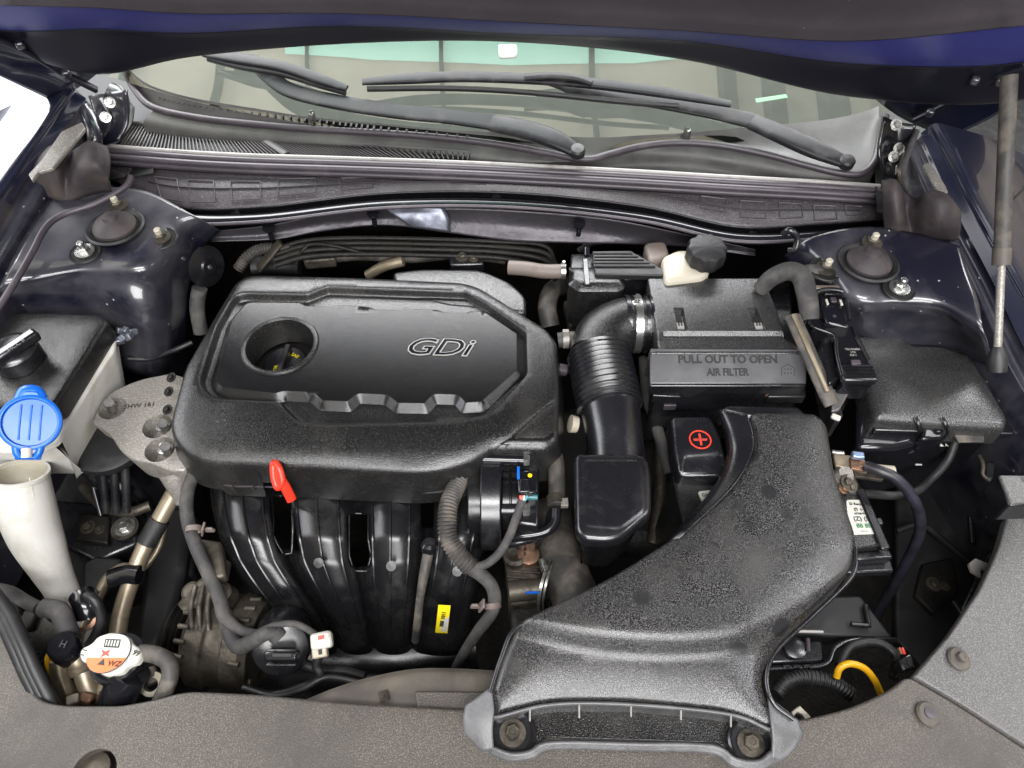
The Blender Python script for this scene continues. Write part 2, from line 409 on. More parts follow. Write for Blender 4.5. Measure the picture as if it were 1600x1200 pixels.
def glass():
    m = bpy.data.materials.new('windscreen_glass'); m.use_nodes = True; nt = m.node_tree; N = nt.nodes; L = nt.links
    N.remove(N['Principled BSDF']); out = N['Material Output']
    g = N.new('ShaderNodeBsdfGlossy'); g.inputs['Roughness'].default_value = .015; g.inputs['Color'].default_value = (.95, .95, .88, 1)
    t = N.new('ShaderNodeBsdfTransparent'); t.inputs['Color'].default_value = (.62, .70, .62, 1)
    f = N.new('ShaderNodeFresnel'); f.inputs['IOR'].default_value = 2.35
    x = N.new('ShaderNodeMixShader'); L.new(f.outputs[0], x.inputs[0]); L.new(t.outputs[0], x.inputs[1]); L.new(g.outputs[0], x.inputs[2])
    L.new(x.outputs[0], out.inputs[0]); return m
M['glass'] = glass()
def emis(name, col, s):
    m = mk(name, col, .5, rvar=0); b = m.node_tree.nodes['Principled BSDF']
    b.inputs['Emission Color'].default_value = (*lin(col), 1); b.inputs['Emission Strength'].default_value = s; return m
M['sky1'] = emis('glowing_roof_sheet', '#cfc8b8', .38); M['sky2'] = emis('mint_band_glow', '#b2e6d8', 2.3)
K = type('K', (), M)
# ================================================================ the place round the car
def sheet(name, mat, x0, x1, y0, y1, z, kind=True):
    o = obj(name, [(x0, y0, z), (x1, y0, z), (x1, y1, z), (x0, y1, z)], [(0, 1, 2, 3)], mat)
    return struct(o) if kind else o
sheet('ground', K.floor, -30, 30, -30, 30, -.95)
ceil = struct(obj('ceiling', [(-9, -5, 3.6), (9, -5, 3.6), (9, 12, 3.6), (-9, 12, 3.6)], [(3, 2, 1, 0)], K.sky1))  # ceiling given its own glow to brighten the windshield reflection
struct(obj('added_mint_panel', [(-1.5, .99, 3.59), (-.9, .87, 3.59), (0, .80, 3.59), (.8, .86, 3.59), (1.3, .98, 3.59), (1.3, 1.9, 3.59), (-1.5, 1.9, 3.59)], [(6, 5, 4, 3, 2, 1, 0)], K.sky2))  # added glowing panel, shaped to reflect as the mint band in the glass
struct(box('right_wall', None, mk('tan_cladding', '#6a5c4a', .6, stain_sheen=(2, '#453c31', .4, .7)), Vector((4.2, 2, .9)), (.1, 14, 4), b=0))
struct(box('wall_panel', None, mk('grey_door', '#2e2d2d', .5), Vector((4.1, 3.4, 1.0)), (.1, 2.2, 3.6), b=0))
for x, wd in ((-3.1, .03), (-2.4, .03), (-1.9, .035), (-1.35, .02), (-.45, .025), (.52, .035), (1.40, .08), (1.67, .09), (2.0, .11), (2.5, .11), (3.2, .2)):
    struct(box('ceiling_beam', None, K.beam, Vector((x, 3.5, 3.6-wd)), (wd, 17, wd*1.6), b=0))
for y in (.2, 1.6, 3.6, 6.4):
    struct(box('ceiling_batten', None, K.beam, Vector((0, y, 3.57)), (18, .04, .05), b=0))

sheet('white_floor', mk('white_epoxy_floor', '#e6e8ea', .3, rvar=.05), -6, -.93, -2.5, 7, -.942)
sheet('dark_floor_mat', K.rubber, .95, 4.0, -2.5, 6, -.94)
# ================================================================ car body: painted panels, towers
body = thing('car_body', 'dark blue painted car body with fenders and strut towers framing the engine bay', 'car body')
def fender(sgn):
    def q(u, v, z): return P(u if sgn < 0 else 1600-u, v, z)
    # mirrored list for the left; the right one is entered as (1600-u)
    if sgn < 0:
        lo = [q(118, 140, .175), q(60, 222, .155), q(20, 280, .142), q(-60, 400, .122), q(-190, 600, .10), q(-380, 900, .06), q(-620, 1300, .0)]
        li = [q(133, 150, .172), q(85, 215, .150), q(42, 272, .136), q(-5, 352, .118), q(-110, 520, .096), q(-300, 820, .055), q(-540, 1250, -.005)]
    else:
        lo = [q(148, 196, .170), q(112, 262, .142), q(78, 330, .118), q(22, 430, .085), q(-70, 590, .045), q(-260, 900, .02), q(-520, 1350, -.03)]
        li = [q(160, 205, .167), q(131, 268, .138), q(100, 335, .112), q(50, 430, .080), q(-30, 590, .041), q(-240, 900, .016), q(-480, 1330, -.034)]
    s = sgn
    f = []
    for a, b in zip(lo, li):
        f.append([a+Vector((s*.55, .02, -.50)), a+Vector((s*.36, .01, -.17)), a+Vector((s*.16, 0, -.045)), a+Vector((s*.03, 0, .000)), a+Vector((s*.004, 0, .002)), a+Vector((0, 0, -.003)), b+Vector((-s*.0, 0, -.004))])
    loft('fender', body, K.paintc, f, 6, 5)
    # inner rail, folded edge beneath the lip
    g = [[b+Vector((s*.004, 0, -.006)), b+Vector((-s*.002, 0, -.016)), b+Vector((-s*.016, 0, -.018)), b+Vector((-s*.020, 0, -.030)), b+Vector((-s*.028, 0, -.10)), b+Vector((-s*.02, 0, -.34))] for b in li]
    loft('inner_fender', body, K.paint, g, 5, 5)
    tube('fender_seam', body, K.black, [lo[0]+Vector((s*.30, .05, -.118)), lo[0]+Vector((s*.20, -.02, -.056)), lo[1]+Vector((s*.13, .0, -.029)), lo[2]+Vector((s*.05, .01, -.0005))], .0016, n=8)
fender(-1); fender(1)
# left strut tower
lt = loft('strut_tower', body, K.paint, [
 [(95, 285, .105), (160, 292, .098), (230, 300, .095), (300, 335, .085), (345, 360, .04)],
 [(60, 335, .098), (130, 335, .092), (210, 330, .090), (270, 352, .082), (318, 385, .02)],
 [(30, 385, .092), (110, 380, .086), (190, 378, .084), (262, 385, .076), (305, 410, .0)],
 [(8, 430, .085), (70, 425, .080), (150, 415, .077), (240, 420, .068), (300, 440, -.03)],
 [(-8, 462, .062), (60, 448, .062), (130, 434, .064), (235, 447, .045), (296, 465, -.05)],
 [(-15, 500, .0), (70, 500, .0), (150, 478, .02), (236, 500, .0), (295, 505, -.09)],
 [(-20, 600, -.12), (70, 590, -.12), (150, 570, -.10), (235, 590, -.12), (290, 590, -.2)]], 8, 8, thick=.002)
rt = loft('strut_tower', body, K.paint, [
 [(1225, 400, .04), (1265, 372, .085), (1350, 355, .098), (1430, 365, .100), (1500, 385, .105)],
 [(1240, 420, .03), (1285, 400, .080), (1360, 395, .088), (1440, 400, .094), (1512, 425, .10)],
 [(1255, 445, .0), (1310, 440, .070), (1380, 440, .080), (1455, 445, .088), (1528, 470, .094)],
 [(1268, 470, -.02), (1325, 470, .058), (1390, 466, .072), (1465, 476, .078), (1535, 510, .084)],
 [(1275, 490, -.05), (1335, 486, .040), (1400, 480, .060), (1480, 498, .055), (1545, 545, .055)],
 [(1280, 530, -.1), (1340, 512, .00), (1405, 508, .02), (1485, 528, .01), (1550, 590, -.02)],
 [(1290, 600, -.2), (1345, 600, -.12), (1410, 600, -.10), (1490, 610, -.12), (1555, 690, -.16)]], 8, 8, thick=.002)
def tower_bits(tw, S, cap, nuts):
    c = P(*cap)
    lathe('mount_ring', tw, K.rubber, c+Vector((0, 0, -.002)), (0, 0, 1), [(.040, 0), (.042, .003), (.039, .005), (.034, .003), (.032, .001)], 40)
    lathe('strut_cap', tw, K.mauved, c, (0, 0, 1), [(.031, 0), (.031, .004), (.024, .012), (.012, .017), (.010, .022), (.004, .024), (0, .024)], 36)
    for (u, v, z, m, hole) in nuts:
        p = P(u, v, z)
        if hole: lathe('nut_recess', tw, K.black, p+Vector((0, 0, -.0015)), (0, -.1, 1), [(0, 0), (.019, 0), (.020, .0016), (.0215, .002), (.023, .0008)], 30)
        lathe('stud', tw, m, p, (0, -.05, 1), [(.005, 0), (.005, .017), (.0035, .0185), (0, .0185)], 14)
        bolt(tw, K.steel if m is K.steel else K.alud, p, .0085, (0, -.05, 1), name='nut')
tower_bits(lt, None, (180, 355, .094), [(133, 393, .0855, K.steel, True), (252, 372, .083, K.cream, True), (184, 322, .097, K.cream, False)])
tower_bits(rt, None, (1357, 410, .091), [(1290, 420, .076, K.cream, True), (1405, 450, .083, K.steel, True), (1362, 380, .095, K.cream, False)])
for side, pts in ((-1, [(210, 430), (228, 462), (60, 462), (265, 475), (278, 500)]), (1, [(1375, 470), (1345, 452)])):
    for u, v in pts: pass

# ================================================================ hood
hood = thing('hood', 'raised dark blue hood whose underside crosses the top of the picture', 'hood')
U = [-260, 0, 150, 300, 540, 800, 1070, 1330, 1600, 1860]
e_v = [40, 78, 112, 86, 66, 64, 91, 148, 152, 40]      # lower rim
b_v = [20, 46, 44, 50, 39, 51, 62, 98, 96, 20]
t_v = [-10, 4, 8, 17, 17, 30, 44, 60, 36, -20]
rows = [[PY(u, v, .41) for u, v in zip(U, e_v)],
        [PY(u, v-1, .395) for u, v in zip(U, e_v)],
        [PY(u, v*.75+e*.25, .380) for u, v, e in zip(U, b_v, e_v)],
        [PY(u, v, .372) for u, v in zip(U, b_v)]]
loft('rear_flange', hood, K.hoodd, rows, 8, 5, thick=.003)
rows = [[PY(u, v, .371) for u, v in zip(U, b_v)],
        [PY(u, v*.7+t*.3, .355) for u, v, t in zip(U, b_v, t_v)],
        [PY(u, v*.25+t*.75, .338) for u, v, t in zip(U, b_v, t_v)],
        [PY(u, t-4, .328) for u, t in zip(U, t_v)]]
loft('inner_panel', hood, K.hoodp, rows, 8, 6, thick=.003)
rows = [[PY(u, v+1, .322) for u, v in zip(U[1:-1], t_v[1:-1])],
        [PY(u, v-14, .306) for u, v in zip(U[1:-1], t_v[1:-1])],
        [PY(u, v-60, .26) for u, v in zip(U[1:-1], t_v[1:-1])],
        [PY(u, v-260, .06) for u, v in zip(U[1:-1], t_v[1:-1])],
        [Vector(((u-800)/800*.62, -.20, .90)) for u in U[1:-1]],
        [Vector(((u-800)/800*.60, -.42, 1.12)) for u in U[1:-1]]]
loft('insulation_pad', hood, K.pad, rows, 8, 8, thick=.006)
rows = [[PY(u, t-5, .345)+Vector((0, .012, .0)) for u, t in zip(U, t_v)],
        [PY(u, v-60, .275) for u, v in zip(U, t_v)],
        [Vector(((u-800)/800*.72, .09, .66)) for u in U],
        [Vector(((u-800)/800*.72, -.18, .93)) for u in U],
        [Vector(((u-800)/800*.70, -.46, 1.18)) for u in U]]
loft('outer_skin', hood, K.paintc, rows, 6, 6, thick=.003)
# hinge corners: the dark ribs that run down to the hinges on each side
loft('hinge_corner', hood, K.paintc, [
 [PY(-120, 60, .36), PY(0, 118, .40), PY(81, 156, .45)],
 [PY(-120, 40, .36), PY(0, 82, .40), PY(118, 138, .46)],
 [PY(-120, 20, .37), PY(0, 55, .41), PY(150, 115, .46)],
 [PY(-120, 0, .37), PY(0, 20, .41), PY(180, 85, .45)]], 6, 6, thick=.004)
tube('hinge_rib', hood, K.hoodd, [PY(-60, 40, .355), PY(30, 74, .385), PY(95, 112, .42), PY(150, 140, .44)], .009, n=12, flat=.6)
loft('hinge_corner', hood, K.paintc, [
 [PY(1700, 110, .36), PY(1600, 152, .40), PY(1545, 185, .43), PY(1484, 214, .45)],
 [PY(1700, 85, .36), PY(1600, 125, .40), PY(1530, 158, .43), PY(1445, 200, .46)],
 [PY(1700, 60, .37), PY(1600, 100, .41), PY(1500, 130, .43), PY(1400, 178, .46)],
 [PY(1700, 40, .37), PY(1600, 70, .41), PY(1480, 100, .43), PY(1350, 140, .45)]], 6, 6, thick=.004)
tube('hinge_rib', hood, K.hoodd, [PY(1660, 85, .355), PY(1560, 118, .385), PY(1480, 160, .42), PY(1430, 185, .44)], .010, n=12, flat=.6)
for u, v in ((32, 70), (104, 115), (1453, 176), (1523, 126), (1562, 128)):
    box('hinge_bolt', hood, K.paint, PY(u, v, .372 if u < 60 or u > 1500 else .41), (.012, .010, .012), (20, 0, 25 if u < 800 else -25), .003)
for u, v in ((918, 26), (835, 23), (1045, 10)):
    pass
# ================================================================ windscreen, interior beneath it
WS = Surf(-.118, .5)
wsc = thing('windshield', 'curved windshield glass reflecting the roof behind the wipers', 'windshield')
def wp(u, v, dz=0): return WS.P(u, v)+Vector((0, 0, dz))
loft('glass', wsc, K.glass, [
 [wp(170, 120), wp(330, 165), wp(560, 205), wp(800, 222), wp(1000, 232), wp(1200, 215), wp(1420, 165)],
 [wp(210, 60), wp(350, 90, .004), wp(560, 110, .008), wp(800, 118, .009), wp(1000, 112, .008), wp(1200, 100, .004), wp(1400, 70)],
 [wp(260, -40), wp(380, -20, .006), wp(560, -10, .012), wp(800, -5, .014), wp(1000, -10, .012), wp(1200, -20, .006), wp(1340, -40)]], 8, 8)
loft('dashboard', wsc, K.beam, [[(120, 210, -.05), (800, 250, -.05), (1480, 210, -.05)], [(180, 90, -.02), (800, 100, -.02), (1400, 90, -.02)], [(200, 30, .03), (800, 20, .05), (1400, 30, .03)]], 6, 6, thick=.01)
# mirror mount seen through the top of the glass
prism('mirror_mount', wsc, K.labelw, Surf(-.103, .5), [(778, 68), (808, 68), (808, 86), (780, 88)], .006, .002, fillet=.006)
prism('sticker', wsc, mk('pale_green_sticker', '#7fae88', .4, rvar=0), Surf(-.1148, .5), [(1180, 154), (1228, 147), (1231, 152), (1182, 160)], .001, 0)
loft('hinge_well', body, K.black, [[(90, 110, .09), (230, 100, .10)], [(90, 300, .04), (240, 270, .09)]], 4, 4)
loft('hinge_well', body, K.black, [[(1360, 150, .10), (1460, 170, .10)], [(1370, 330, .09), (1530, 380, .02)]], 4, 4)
# ================================================================ cowl
ZOFF = -.050
cowl = thing('cowl_cover', 'grey plastic cowl cover with slotted air grille under the wipers', 'cowl')
ridge = [(196, 112, .200), (212, 142, .185), (240, 168, .172), (310, 184, .166), (400, 194, .163), (490, 202, .160), (600, 208, .158), (700, 216, .156), (780, 226, .154), (850, 238, .152), (915, 249, .150), (955, 240, .151), (1000, 229, .154), (1060, 223, .156), (1130, 228, .155), (1200, 242, .152), (1260, 258, .149), (1310, 270, .147), (1345, 271, .149), (1366, 252, .158), (1376, 215, .175), (1384, 180, .195)]
rv = [P(*p) for p in ridge]
# panel between ridge and glass
top = [(196, 104), (225, 130), (262, 145), (315, 158), (400, 172), (490, 186), (600, 196), (700, 205), (780, 210), (850, 214), (915, 217), (955, 217), (1000, 214), (1060, 211), (1130, 205), (1180, 200), (1230, 196), (1270, 192), (1300, 188), (1330, 182), (1355, 175), (1372, 168)]
loft('upper_panel', cowl, K.cowl, [[wp(u, v, .003) for u, v in top], [a.lerp(wp(u, v, .003), .5)+Vector((0, 0, -.012)) for a, (u, v) in zip(rv, top)], [a+Vector((0, .004, -.006)) for a in rv]], 3, 6)
tube('rim', cowl, K.seal, rv, .0058, n=12, seg=5)
front = [(165, 228, .152), (205, 231, .151), (300, 238, .149), (400, 243, .147), (530, 247, .145), (700, 253, .143), (850, 260, .141), (1000, 268, .139), (1150, 277, .137), (1280, 284, .136), (1375, 291, .136)]
idx = np.linspace(0, 1, 14)
def along(pts, t):
    c = catmull([vv(p) for p in pts], 10); k = t*(len(c)-1); i = min(int(k), len(c)-2); return c[i].lerp(c[i+1], k-i)
# rim descends in a mauve step, then the tray
ra = [along(ridge[2:20], t) for t in idx]; fr = [along(front, t) for t in idx]
loft('tray', cowl, K.cowl, [[a+Vector((0, -.002, -.003)) for a in ra], [a.lerp(b, .25)+Vector((0, 0, -.008)) for a, b in zip(ra, fr)], [a.lerp(b, .35)+Vector((0, 0, -.026)) for a, b in zip(ra, fr)], [a.lerp(b, .75)+Vector((0, 0, -.024)) for a, b in zip(ra, fr)], [b+Vector((0, .002, -.010)) for b in fr]], 3, 4)
# grille well and slats
gp = [(207, 194), (330, 206), (480, 219), (730, 236), (728, 247), (530, 243), (350, 237), (182, 227)]
GS = Surf(P(400, 225, .142).z, 0.0)
prism('grille_well', cowl, K.black, Surf(.1395, 0), gp, .006, 0)
gmesh = None
topc = [P(u, v, .1445) for u, v in ((207, 192), (330, 205), (480, 219), (735, 237))]; botc = [P(u, v, .1445) for u, v in ((180, 228), (345, 237), (530, 243), (730, 249))]
NS = 84
for k in range(NS):
    t = k/(NS-1)
    if .505 < t < .535: continue
    a = along(topc, t); b = along(botc, t); d = (b-a); wd = .0019
    n = Vector((1, 0, 0))*wd/2
    V = [a-n, a+n, b+n, b-n]; V = V+[p-Vector((0, 0, .0055)) for p in V]
    obj('slat', V, [(3, 2, 1, 0), (0, 1, 5, 4), (1, 2, 6, 5), (2, 3, 7, 6), (3, 0, 4, 7)], K.cowld, cowl, smooth=False)
tube('grille_frame', cowl, K.cowl, topc, .0035, n=8); 
tube('grille_bridge', cowl, K.cowl, [along(topc, .52), along(botc, .52)], .006, n=8, flat=.4)
loft('end_panel', cowl, K.cowl, [[(210, 168, .166), (205, 195, .152), (178, 228, .150)], [(196, 150, .172), (184, 192, .153), (150, 226, .150)]], 5, 3, thick=.002)
# small upper slots
slotv = []
for k in range(44):
    t = k/43; c = along([(250, 155, .178), (320, 168, .172), (420, 182, .169), (520, 194, .166), (600, 203, .163), (730, 216, .160)], t)
    V = [c+Vector((x*.0016, y*.0050, .0025+z*.0006)) for z in (0, 1) for x, y in ((-1, -1), (1, -1), (1, 1), (-1, 1))]
    obj('slot', V, [(4, 5, 6, 7), (0, 1, 5, 4), (1, 2, 6, 5), (2, 3, 7, 6), (3, 0, 4, 7)], K.black, cowl, smooth=False)
# front seal strips
strip = thing('hood_seal', 'long ribbed rubber seal with painted highlight line along the cowl front', 'seal')
def shift(pts, du, dv, dz): return [(u+du, v+dv, z+dz) for u, v, z in pts]
tube('seal_highlight', strip, K.sealw, shift(front, 0, 0, .004), .0034, n=10, seg=5)  # pale tube painting the white highlight line on top of the seal
tube('rib', strip, K.seal, shift(front, 0, 8, .000), .0052, n=12, seg=5)
tube('rib', strip, K.seal, shift(front, 0, 17, -.004), .0056, n=12, seg=5)
tube('rib', strip, K.seal, shift(front, 0, 25, -.010), .0046, n=12, seg=5)
loft('backing', strip, K.black, [[P(u, v+2, z-.004) for u, v, z in front], [P(u, v+30, z-.018) for u, v, z in front]], 5, 3, thick=.003)
# washer jets
for u, v, z, lb in ((487, 182, .172, 'small grey washer jet standing beside the slotted grille'), (1074, 208, .166, 'small grey washer jet under the right wiper arm')):
    j = thing('washer_jet', lb, 'washer jet', 'washer jets on the cowl')
    c = P(u, v, z)
    loft('jet_base', j, K.cowl, [[c+Vector((x*.011, .004, -.014)) for x in (-1, 0, 1)], [c+Vector((x*.010, -.001, -.010)) for x in (-1, 0, 1)], [c+Vector((x*.009, -.010, -.020)) for x in (-1, 0, 1)]], 4, 4, thick=.002)
    tube('jet_body', j, K.cowl, [c+Vector((0, .003, -.018)), c+Vector((0, .002, 0)), c+Vector((0, .005, .008))], .008, radii=[.010, .0085, .006], n=14, flat=.7)
    box('nozzle', j, K.steel, c+Vector((.001, -.002, .006)), (.006, .006, .004), (20, 0, 0), .001)
# shield panel below the seal
shield = thing('cowl_shield', 'mauve grey textured shield panel with embossed rectangles below the hood seal', 'shield panel')
s_top = [(150, 246, .135), (250, 262, .131), (400, 270, .129), (600, 272, .127), (800, 278, .125), (1000, 288, .122), (1150, 302, .120), (1280, 312, .119), (1392, 322, .118)]
s_bot = [(165, 275, .120), (265, 322, .106), (400, 324, .108), (600, 302, .112), (800, 301, .110), (1000, 322, .104), (1150, 354, .096), (1285, 350, .098), (1392, 342, .106)]
SP = loft('panel', shield, K.mauve, [s_top, [(a[0]*.5+b[0]*.5, a[1]*.5+b[1]*.5-1, a[2]*.5+b[2]*.5+.003) for a, b in zip(s_top, s_bot)], s_bot], 8, 6, thick=.002)
s_b2 = [(u, v+12 if u > 300 else v+8, z-.004) for u, v, z in s_bot]; s_b3 = [(u, v+22, z-.006) for u, v, z in s_bot]
loft('dark_channel', shield, K.gloss, [[(u, v, z-.001) for u, v, z in s_bot], [(u, v+8, z-.016) for u, v, z in s_bot], s_b2, s_b3], 8, 4, thick=.002)
tube('lower_edge', shield, K.seal, [(u, v+23, z-.004) for u, v, z in s_bot], .0030, n=10)
def quadline(name, par, mat, A, B, C, D, r):
    tube(name, par, mat, [A, B, C, D, A], r, n=6, seg=2, straight=True)
def sp(u, t):   # point on the shield panel
    a = along(s_top, u); b = along(s_bot, u); c = a.lerp(b, t); return c+Vector((0, -.0026, .0030*(1-(2*t-1)**2)+.0026))
for a, w_, t0, t1 in ((.115, .034, .30, .85), (.165, .035, .30, .85), (.222, .034, .30, .80), (.275, .036, .22, .75), (.335, .03, .25, .75), (.44, .035, .3, .6), (.70, .035, .25, .65), (.755, .035, .25, .75), (.81, .034, .25, .75), (.862, .036, .30, .85), (.915, .03, .25, .7)):
    quadline('embossed_frame', shield, K.seal, sp(a, t0), sp(a+w_, t0), sp(a+w_, t1), sp(a, t1), .0012)
tube('scored_line', shield, K.black, [sp(.10+.84*k/20, .50) for k in range(21)], .0012, n=6, seg=3)
for u, v, z in ((368, 338, .095), (775, 311, .101), (1176, 370, .082), (1372, 362, .092)):
    c = P(u, v, z)
    lathe('push_pin', shield, K.gloss, c, (0, -.5, .8), [(.009, 0), (.009, .0015), (.006, .003), (0, .003)], 20)
# heat shield under it
hs = thing('heat_shield', 'creased metal heat shield hanging under the cowl shield panel', 'heat shield')
h_t = [(325, 362, .075), (420, 352, .078), (530, 330, .083), (620, 325, .085), (700, 325, .086), (800, 328, .086), (950, 342, .082), (1080, 368, .070), (1180, 390, .06)]
h_b = [(330, 378, .055), (430, 374, .050), (500, 362, .050), (600, 352, .048), (702, 364, .046), (800, 376, .040), (900, 380, .036), (1050, 384, .035), (1180, 400, .04)]
loft('shield_sheet', hs, K.shield, [h_t, [((a[0]+b[0])/2, (a[1]+b[1])/2, (a[2]+b[2])/2-.004+random.uniform(-.003, .003)) for a, b in zip(h_t, h_b)], h_b], 8, 6, thick=.001)
loft('bare_foil', hs, K.foil, [[(596, 322, .090), (640, 322, .090), (694, 324, .089)], [(620, 340, .077), (655, 338, .079), (702, 343, .072)], [(645, 356, .060), (670, 358, .060), (703, 363, .052)]], 6, 6, thick=.001)
for u, v, z in ((420, 356, .080), (583, 334, .088), (905, 350, .082)):
    c = P(u, v, z); lathe('pin_head', hs, K.gloss, c, (0, -.4, 1), [(0, 0), (.010, 0), (.010, .003), (0, .004)], 18)
    tube('pin_stem', hs, K.gloss, [c, c+Vector((0, -.002, -.022))], .0042, n=10)
ZOFF = 0.0
# foam end blocks
def foam(lb, rows):
    o = loft('foam_block', None, K.mauved, rows, 6, 6, thick=.004); tag(o, lb, 'foam block', 'foam end blocks of the cowl')
foam('dusty mauve foam block with two humps at the left end of the cowl', [
 [(72, 232, .140), (90, 228, .155), (112, 236, .135), (122, 232, .15), (140, 222, .158), (168, 230, .150)],
 [(58, 250, .138), (84, 240, .158), (106, 262, .132), (122, 246, .152), (150, 238, .160), (172, 250, .146)],
 [(50, 272, .125), (82, 265, .148), (104, 285, .122), (124, 268, .146), (150, 262, .152), (170, 280, .130)],
 [(62, 308, .095), (90, 312, .10), (106, 315, .096), (128, 308, .10), (158, 300, .10), (175, 298, .10)]])
foam('dusty brown foam block at the right end of the cowl beside the wiring', [
 [(1378, 282, .150), (1398, 282, .158), (1412, 300, .13), (1430, 310, .13), (1452, 300, .155), (1478, 304, .158), (1500, 330, .14)],
 [(1380, 305, .140), (1400, 300, .155), (1412, 320, .122), (1428, 328, .122), (1450, 312, .150), (1474, 320, .155), (1500, 345, .13)],
 [(1382, 340, .11), (1402, 340, .125), (1416, 350, .10), (1428, 352, .10), (1450, 345, .125), (1470, 350, .13), (1500, 358, .115)],
 [(1384, 366, .085), (1402, 370, .085), (1416, 372, .082), (1430, 374, .082), (1450, 376, .085), (1470, 375, .085), (1498, 372, .09)]])
o = prism('edge_bracket', None, K.alu, Surf(.128, .12), [(128, 190), (133, 200), (100, 240), (82, 262), (60, 268), (50, 282), (44, 272), (66, 248), (96, 205)], .006, .0015); tag(o, 'pale coated bracket strip on the left fender edge', 'bracket', 'fender edge brackets')
o = prism('edge_bracket', None, K.alu, Surf(.135, .12), [(1443, 256), (1452, 252), (1478, 290), (1482, 300), (1474, 304), (1462, 290)], .006, .0015); tag(o, 'pale bracket plate on the right fender edge', 'bracket', 'fender edge brackets')
# hinge posts, wiring behind the blocks
for k, (lb, pts) in enumerate((('dark blue body rail left of the cowl beside the hinge', [(112, 148, .16), (138, 180, .15), (148, 215, .13), (140, 250, .10)]), ('grey blue wiper drain pillar at the left cowl corner', [(170, 140, .17), (186, 150, .16), (188, 180, .13), (160, 215, .10)]))):
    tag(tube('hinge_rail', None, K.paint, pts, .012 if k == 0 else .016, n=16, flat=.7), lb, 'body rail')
tag(tube('wire_loom', None, K.tape, [(1432, 205, .17), (1420, 235, .16), (1412, 262, .15), (1416, 290, .14), (1420, 305, .11)], .0045, n=10), 'pale taped wire hanging beside the right hinge', 'wire')
tag(tube('wire_loom', None, K.pipe, [(1424, 205, .15), (1412, 240, .14), (1406, 268, .13), (1408, 285, .11)], .0035, n=10), 'tan brown wire hanging beside the right hinge', 'wire')
hb = thing('hinge_bracket', 'black hinge bracket with bright bolts at the right cowl corner', 'hinge')
loft('bracket_plate', hb, K.gloss, [[(1380, 182, .19), (1400, 190, .18), (1432, 195, .18)], [(1372, 240, .15), (1392, 240, .14), (1415, 240, .14)], [(1385, 275, .12), (1396, 278, .11), (1410, 282, .11)]], 6, 6, thick=.004)
for u, v, z in ((1400, 195, .185), (1396, 245, .148), (1404, 232, .15)): bolt(hb, K.steel, P(u, v, z), .005, (0, -.7, .6))
hb = thing('hinge_bracket', 'dark blue hinge bracket with a loose bolt at the left cowl corner', 'hinge')
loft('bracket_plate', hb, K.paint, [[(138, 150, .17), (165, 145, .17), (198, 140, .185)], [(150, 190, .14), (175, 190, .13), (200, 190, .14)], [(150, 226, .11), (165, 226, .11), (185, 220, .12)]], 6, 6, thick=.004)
for u, v, z in ((165, 183, .15), (172, 160, .165)): bolt(hb, K.steel, P(u, v, z), .005, (.3, -.7, .6))
# ================================================================ wipers
ZOFF = -.050
def wiper(lb, arm, head, blade, rub, g='windshield wipers'):
    t = thing('windshield_wiper', lb, 'wiper', g)
    Z = Vector((0, -.3, 1)).normalized()
    tube('arm', t, K.wiper, arm, .014, n=24, sq=.45, flat=.26, radii=[.0150]+[.0140]*(len(arm)-2)+[.008], upv=Z)
    tube('arm_head', t, K.wiper, head, .013, n=24, sq=.6, flat=.42, radii=[.011, .0165, .0165, .0150][:len(head)], upv=Z)
    c = vv(head[0]); lathe('pivot_cap', t, K.rubber, c+Vector((0, 0, -.004)), (0, -.2, 1), [(.0125, 0), (.0125, .010), (.010, .013), (0, .014)], 24)
    tube('blade', t, K.wiper, blade, .0095, n=20, sq=.5, flat=.45, radii=[.006]+[.0095]*(len(blade)-2)+[.006], upv=Z)
    tube('rubber_strip', t, K.rubber, rub, .0042, n=8, flat=1.2)
    return t
wiper('left windshield wiper with water stained arm ending at the middle of the cowl',
      [(775, 192, .182), (700, 182, .188), (620, 174, .193), (530, 160, .200), (455, 142, .207), (420, 118, .218), (398, 98, .228), (350, 86, .235)],
      [(902, 237, .168), (868, 218, .180), (820, 202, .184), (768, 192, .184)],
      [(318, 84, .238), (370, 92, .236), (440, 104, .232), (500, 124, .222), (542, 138, .215)],
      [(325, 92, .230), (380, 106, .226), (440, 116, .222), (500, 134, .213), (540, 145, .208)])
w2 = wiper('right windshield wiper with long straight blade and arm over the glass',
      [(1180, 190, .182), (1100, 172, .190), (1000, 154, .198), (940, 148, .204), (905, 142, .208), (880, 130, .213), (840, 122, .220)],
      [(1322, 254, .165), (1270, 232, .176), (1225, 212, .182), (1175, 190, .184)],
      [(566, 128, .222), (640, 123, .224), (720, 120, .226), (820, 123, .225), (920, 130, .222), (1040, 145, .214), (1142, 163, .205)],
      [(574, 139, .214), (700, 138, .215), (820, 144, .213), (960, 158, .206), (1060, 166, .200)])
tube('blade_spoiler', w2, K.wiper, [(820, 121, .232), (860, 118, .234), (900, 122, .232), (925, 130, .228)], .008, n=12, flat=.6)
# ================================================================ gas strut
ZOFF = 0.0
gs = thing('gas_strut', 'worn grey gas strut holding up the hood at the right edge', 'gas strut')
a = P(1577, 118, .345); b = P(1558, 568, .085); f = lambda t: a.lerp(b, t)
tube('strut_tube', gs, K.dusty, [f(0), f(.62)], .0092, n=20, straight=True)
tube('strut_collar', gs, K.shroud, [f(.58), f(.64)], .0104, n=20, straight=True)
tube('strut_rod', gs, K.alu, [f(.62), f(.97)], .0048, n=14, straight=True)
lathe('ball_socket', gs, K.rubber, f(1.0), (a-b), [(0, -.012), (.011, -.010), (.012, .004), (.008, .018), (.006, .022)], 20)
